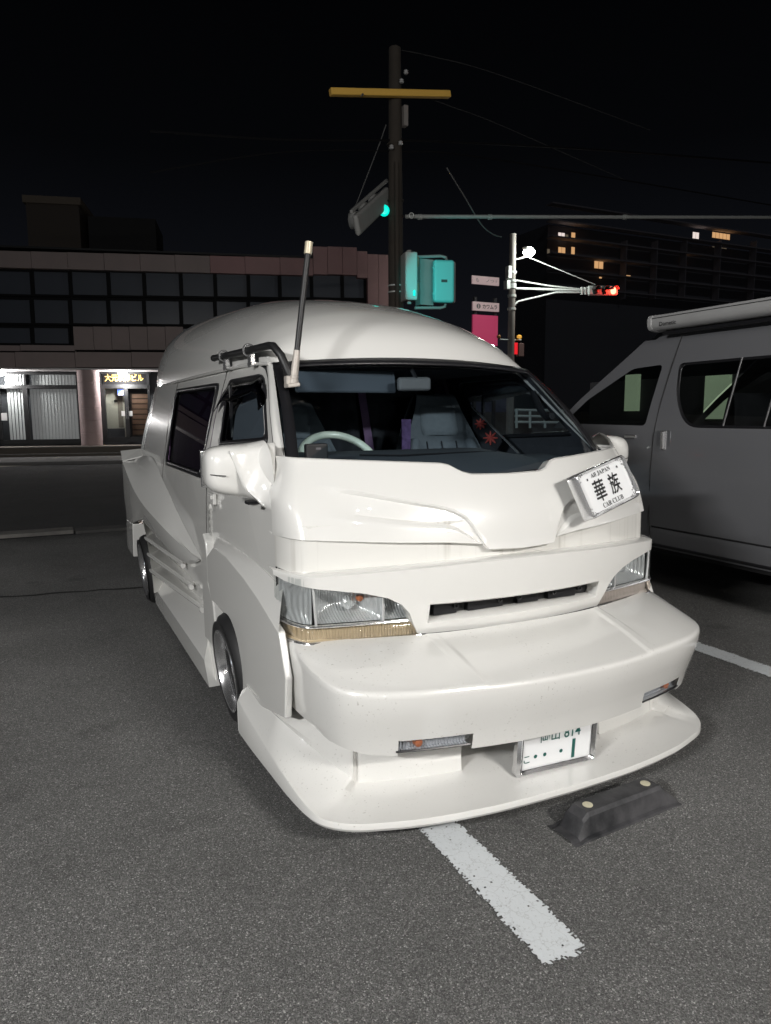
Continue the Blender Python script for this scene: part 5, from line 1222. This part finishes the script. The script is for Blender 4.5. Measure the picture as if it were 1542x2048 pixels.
# ================================================================== FAR CORNER: SIGNAL MAST WITH STREET LAMP
MY = 21.0
def mp_(px, py, d=0): return at(px, py, y=MY+d)
m0 = mp_(1023, 640)
mast = thing('signal_mast', 'slim steel mast carrying the overhead red traffic signal and a street lamp', 'pole', (m0.x, m0.y, 0))
MST = mat('mast_paint', (.30, .27, .25), .6, noise=(4, .5, (.22, .2, .185)))
obj('shaft', *lathem([(0, .14), (mp_(1024, 468).z-.02, .11), (mp_(1024, 468).z, .12), (mp_(1024, 466).z, .0)], (m0.x, m0.y, 0), (0, 0, 1), 20), MST, mast, smooth=50)
PIPEW = mat('white_pipe', (.62, .64, .62), .5)
obj('signal_arm', *tubem([mp_(1028, 577), mp_(1100, 579), mp_(1168, 581)], .045, 10), PIPEW, mast)
obj('signal_arm', *tubem([mp_(1030, 562), mp_(1034, 561), mp_(1100, 572), mp_(1160, 578)], .028, 8), PIPEW, mast)
obj('arm_brace', *tubem([mp_(1028, 620), mp_(1029, 610), mp_(1036, 603), mp_(1112, 585), mp_(1120, 585), mp_(1168, 585)], .035, 10), PIPEW, mast, smooth=60)
obj('stay_wire', *tubem([mp_(1056, 514), mp_(1190, 569)], .018, 8), PIPEW, mast)
obj('lamp_arm', *tubem([mp_(1026, 519), mp_(1040, 517), mp_(1056, 512)], .03, 8), PIPEW, mast)
for py in (562, 570, 575, 592, 618, 545): obj('mast_band', *lathem([(-.04, .15), (.04, .15)], (m0.x, m0.y, mp_(1023, py).z), (0, 0, 1), 16), STEELW, mast)
obj('junction_box', *joined(boxm(mp_(1017, 545, -.1), (.14, .2, .42)), boxm(mp_(1014, 570, -.1), (.16, .2, .3))), STEELW, mast, bevel=.02)
obj('arm_clamp', *joined(boxm(mp_(1163, 582), (.06, .1, .26)), boxm(mp_(1170, 582), (.05, .1, .26))), PIPEW, mast)
sl_ = thing('street_lamp', 'glaring white street lamp head on the signal mast', 'street lamp', mp_(1057, 505))
c = mp_(1058, 504)
LAMPM = mat('street_lamp_glow', (1, 1, 1), .3, emit=(1, 1, .88), estr=60)
obj('hood', *lathem([(0, .0), (.02, .15), (-.05, .22), (-.08, .225)], c+Vector((0, 0, .12)), (.15, -.5, 1), 20), PIPEW, sl_, solid=.01)
obj('bowl', *lathem([(.06, .17), (0, .20), (-.08, .165), (-.13, .08), (-.14, 0)], c, (.35, .5, 1), 20), LAMPM, sl_, smooth=60)
lamp('street_lamp_light', 'POINT', c+Vector((.1, -1.0, -.4)), 260, (.93, 1, .93), size=.15)
ts = thing('traffic_signal', 'horizontal vehicle signal at the end of the mast arm showing red', 'traffic light', mp_(1205, 582))
A_, B_ = mp_(1174, 581.5), mp_(1234, 581.5, .1)
R_ = (B_-A_).normalized().to_track_quat('X', 'Z').to_matrix()
L_ = (B_-A_).length
obj('housing', *boxm((A_+B_)/2, (L_, .16, .36), R_), PIPEW, ts, bevel=.10, seg=4)
for f, m_ in ((.20, OFF), (.50, OFF), (.80, RED)):
    c = A_.lerp(B_, f)+R_ @ Vector((0, -.09, 0))
    obj('lens', *lathem([(0, .14), (.02, .10), (.03, 0)], c, R_ @ Vector((-.2, -1, 0)), 20), m_, ts)
    rws = []
    for d_ in (0, .15):
        rws.append([c+R_ @ Vector((.155*math.cos(a)+d_*.25, -d_, .155*math.sin(a))) for a in [lerp(-.25*math.pi, 1.25*math.pi, k/20) for k in range(21)]])
    rws = [[r_[k] for k in range(4, 17)] for r_ in rws]
    obj('hood', *gridm(rws), mat('hood_dark', (.05, .04, .04), .7) if 'hood_dark' not in MATS else MATS['hood_dark'], ts, solid=.01)
lamp('red_signal_glow', 'POINT', A_.lerp(B_, .85)+R_ @ Vector((.05, -.4, -.02)), 45, (1, .04, .02), size=.12)
# pedestrian signals low on the mast
pr = thing('pedestrian_signal', 'pedestrian signal low on the steel mast glowing red', 'traffic light', mp_(1036, 697))
obj('housing', *boxm(mp_(1040, 700), (.22, .2, .46)), mat('dark_red_box', (.20, .12, .11), .6), pr, bevel=.02)
obj('red_face', *boxm(mp_(1032, 697, -.12), (.13, .02, .40)), mat('red_face_lit', (.6, .02, .03), .4, emit=(1, .02, .03), estr=.7), pr, bevel=.01)
obj('bracket', *tubem([mp_(1000, 679), mp_(1020, 680), mp_(1042, 680)], .025, 8), PIPEW, pr)
obj('amber_lamp', *lathem([(0, 0), (0, .08), (.06, .09), (.10, .05), (.1, 0)], mp_(1038, 676, -.1), (.3, 0, 1), 12), mat('amber_glow', (.8, .4, .05), .4, emit=(1, .5, .08), estr=.6), pr)
obj('amber_lamp', *lathem([(0, 0), (0, .06), (.06, .07), (.10, .05), (.1, 0)], mp_(998, 676, -.1), (-.3, 0, 1), 12), mat('amber_dull', (.45, .2, .05), .4), pr)
# shop sign boards on a dark tower
SY = 25.0
def sg(px, py, d=0): return at(px, py, y=SY+d)
tw = thing('sign_tower', 'dark sign tower with two white lettered boards above a pink one', 'sign', (sg(970, 700).x, SY, 0))
ctr = sg(970, 600, .25)
obj('tower_frame', *joined(boxm((sg(950, 600, .25).x, SY+.25, 3), (.12, .12, 6.3)), boxm((sg(990, 600, .25).x, SY+.25, 3), (.12, .12, 6.3))), DARKW, tw, smooth=0)
BW = mat('sign_board_white', (.60, .47, .47), .6, emit=(.62, .42, .44), estr=.25)  # both board colours glow faintly in place of light falling on them
BP = mat('sign_board_pink', (.55, .06, .15), .6, emit=(.55, .05, .14), estr=.30)
def board(p0, p1, m):
    a, b = sg(*p0), sg(*p1); cc = (a+b)/2
    return obj('sign_board', *boxm(cc, (b.x-a.x, .08, a.z-b.z)), m, tw, smooth=0), cc, b.x-a.x, a.z-b.z
b1, c1, w1, h1_ = board((944, 551), (997, 572), BW); b2, c2, w2, h2 = board((945, 603), (997, 624), BW); b3, c3, w3, h3 = board((945, 629), (994, 692), BP)
fM = lambda c, dx, dz: basis(c+Vector((dx, -.041, dz)), (1, 0, 0), (0, 0, 1))
text('sign_lettering', 'カワムラ', BLACKT, fM(c2, w2*.14, 0), b2, w2*.56, h2*.5, .004, .02)
lg = lathem([(0, h2*.28), (-.004, h2*.28), (-.005, 0)], c2+Vector((-w2*.29, -.041, 0)), (0, 1, 0), 20)
obj('sign_emblem', *lg, GREYINK, b2, smooth=0); obj('emblem_bar', *boxm(c2+Vector((-w2*.29, -.048, 0)), (w2*.03, .003, h2*.4)), BW, b2, smooth=0)
text('sign_lettering', 'も', GREYINK, fM(c1, -w1*.32, 0), b1, w1*.11, h1_*.5, .004); text('sign_lettering', 'ノつ l', GREYINK, fM(c1, w1*.2, 0), b1, w1*.38, h1_*.32, .004)
# far apartment block
AY = 128.0
def ap(px, py, d=0): return at(px, py, y=AY+d)
APW = mat('apartment_wall', (.34, .33, .34), .9); APS = mat('apartment_slab', (.62, .56, .56), .9)
apb = thing('apartment_block', 'dark high-rise apartment block far beyond the street with a few lit windows', 'building', (ap(1300, 600).x, AY, 0))
l_, r_ = ap(1098, 600), ap(1640, 600)
obj('tower', *boxm(((l_.x+r_.x)/2, AY+8, ap(1098, 446).z/2), (r_.x-l_.x, 14, ap(1098, 446).z)), APW, apb, smooth=0)
lf = ap(1066, 600, 10); zt_ = ap(1098, 455).z
obj('side_wing', [(l_.x, AY+1, 0), (lf.x, AY+14, 0), (lf.x, AY+14, zt_), (l_.x, AY+1, zt_)], [(0, 1, 2, 3)], APW, apb, smooth=0)
for py in (452, 482, 511, 541, 570, 600):
    a, b = ap(1098, py, -.6), ap(1620, py-2, -.6)
    obj('balcony_slab', *boxm((a+b)/2, (b.x-a.x, 2.2, .28)), APS, apb, smooth=0)
for px in (1243, 1304, 1362, 1430, 1500):
    a, b = ap(px, 483), ap(px, 600); obj('party_wall', *boxm((a+b)/2+Vector((0, -.5, 0)), (.22, 1.9, a.z-b.z)), APS, apb, smooth=0)
WARM = mat('lit_window_warm', (.6, .4, .2), .6, emit=(1, .56, .25), estr=.62); COOL = mat('lit_window_cool', (.6, .55, .5), .6, emit=(1, .86, .80), estr=.85); DIM = mat('lit_window_dim', (.3, .3, .25), .6, emit=(1, .8, .55), estr=.10)
for (x0, y0, x1, y1, m_, nb) in ((1116, 465, 1129, 480, COOL, 2), (1130, 469, 1136, 480, DIM, 1), (1142, 465, 1150, 480, WARM, 1), (1116, 494, 1130, 510, WARM, 2), (1142, 494, 1149, 509, WARM, 1), (1188, 522, 1206, 538, WARM, 2), (1198, 550, 1203, 557, WARM, 1), (1248, 550, 1261, 555, WARM, 1), (1385, 464, 1397, 480, COOL, 2), (1424, 464, 1459, 480, WARM, 5), (1361, 521, 1369, 527, WARM, 1), (1424, 493, 1453, 498, DIM, 4), (1258, 493, 1280, 498, DIM, 3), (1094, 498, 1099, 508, DIM, 1)):
    a, b = ap(x0, y0, .9), ap(x1, y1, .9); cc = (a+b)/2; cc.y = AY+.9
    w = obj('window', *boxm(cc, (b.x-a.x+.2, .12, a.z-b.z+.2)), APS, apb, smooth=0)
    for k in range(nb):
        ww = (b.x-a.x)/nb; obj('lit_pane', *boxm(cc+Vector((-(b.x-a.x)/2+ww*(k+.5), -.08, 0)), (ww*.86, .05, a.z-b.z)), m_, w, smooth=0)
for k in range(4):
    f = k/4; a = ap(1076+k*5.6, 492-k*2.4); 
    obj('stair_pane', *boxm((lerp(lf.x, l_.x, .25+f*.7), lerp(AY+14, AY+1, .25+f*.7)-.3, ap(1085, 478).z), (.8, .3, 2.2)), COOL if k > 1 else DIM, apb, smooth=0)
# ground beyond, seen through the cabin: guard rail, lit yard, pale wall behind grey van
PAV = MATS['footway_grey']
obj('pavement', *prismm([(4.6, 11.0, 0), (14, 10.4, 0), (14, 13.4, 0), (4.6, 14, 0)], (0, 0, .1)), PAV, kind='structure', smooth=0)
gr_ = thing('guard_rail', 'white tube guard rail on the far pavement, seen through the white van cabin', 'railing', at(1062, 846, y=16))
for py in (820, 832, 844): obj('rail', *tubem([at(1030, py, y=15.5), at(1130, py+1, y=15.5)], .03, 8), PIPEW, gr_)
for px in (1033, 1060, 1090, 1120): obj('post', *tubem([at(px, 818, y=15.5), at(px, 856, y=15.5)], .035, 8), PIPEW, gr_)
lw = thing('yard_wall', 'long low dark wall behind the guard rail across the street', 'wall', (12, 27, 0))
obj('wall_face', *boxm((17, 27.5, .75), (16, .3, 1.5)), mat('yard_wall_grey', (.12, .12, .115), .9, noise=(1, .5, (.09, .09, .09))), lw, smooth=0)
# lit shutters of the garage beyond the grey van
GRN = mat('lit_green_panel', (.30, .42, .27), .7, emit=(.40, .50, .34), estr=1.2)
gar = thing('garage', 'garage with lit pale green panels seen through the dark windows of the grey van', 'building', (9.2, 8.5, 0))
GX2 = 7.4
obj('garage_wall', *boxm((GX2+.4, 6.9, .95), (.3, 3.4, 1.9)), DARKW, gar, smooth=0)
for (x0, y0, x1, y1) in ((1254, 750, 1276, 822), (1414, 752, 1456, 838)):
    a, b = at(x0, y0, x=GX2+.2), at(x1, y1, x=GX2+.2); cc = (a+b)/2
    obj('lit_panel', *boxm(cc, (.06, abs(a.y-b.y), abs(a.z-b.z))), GRN, gar, smooth=0)
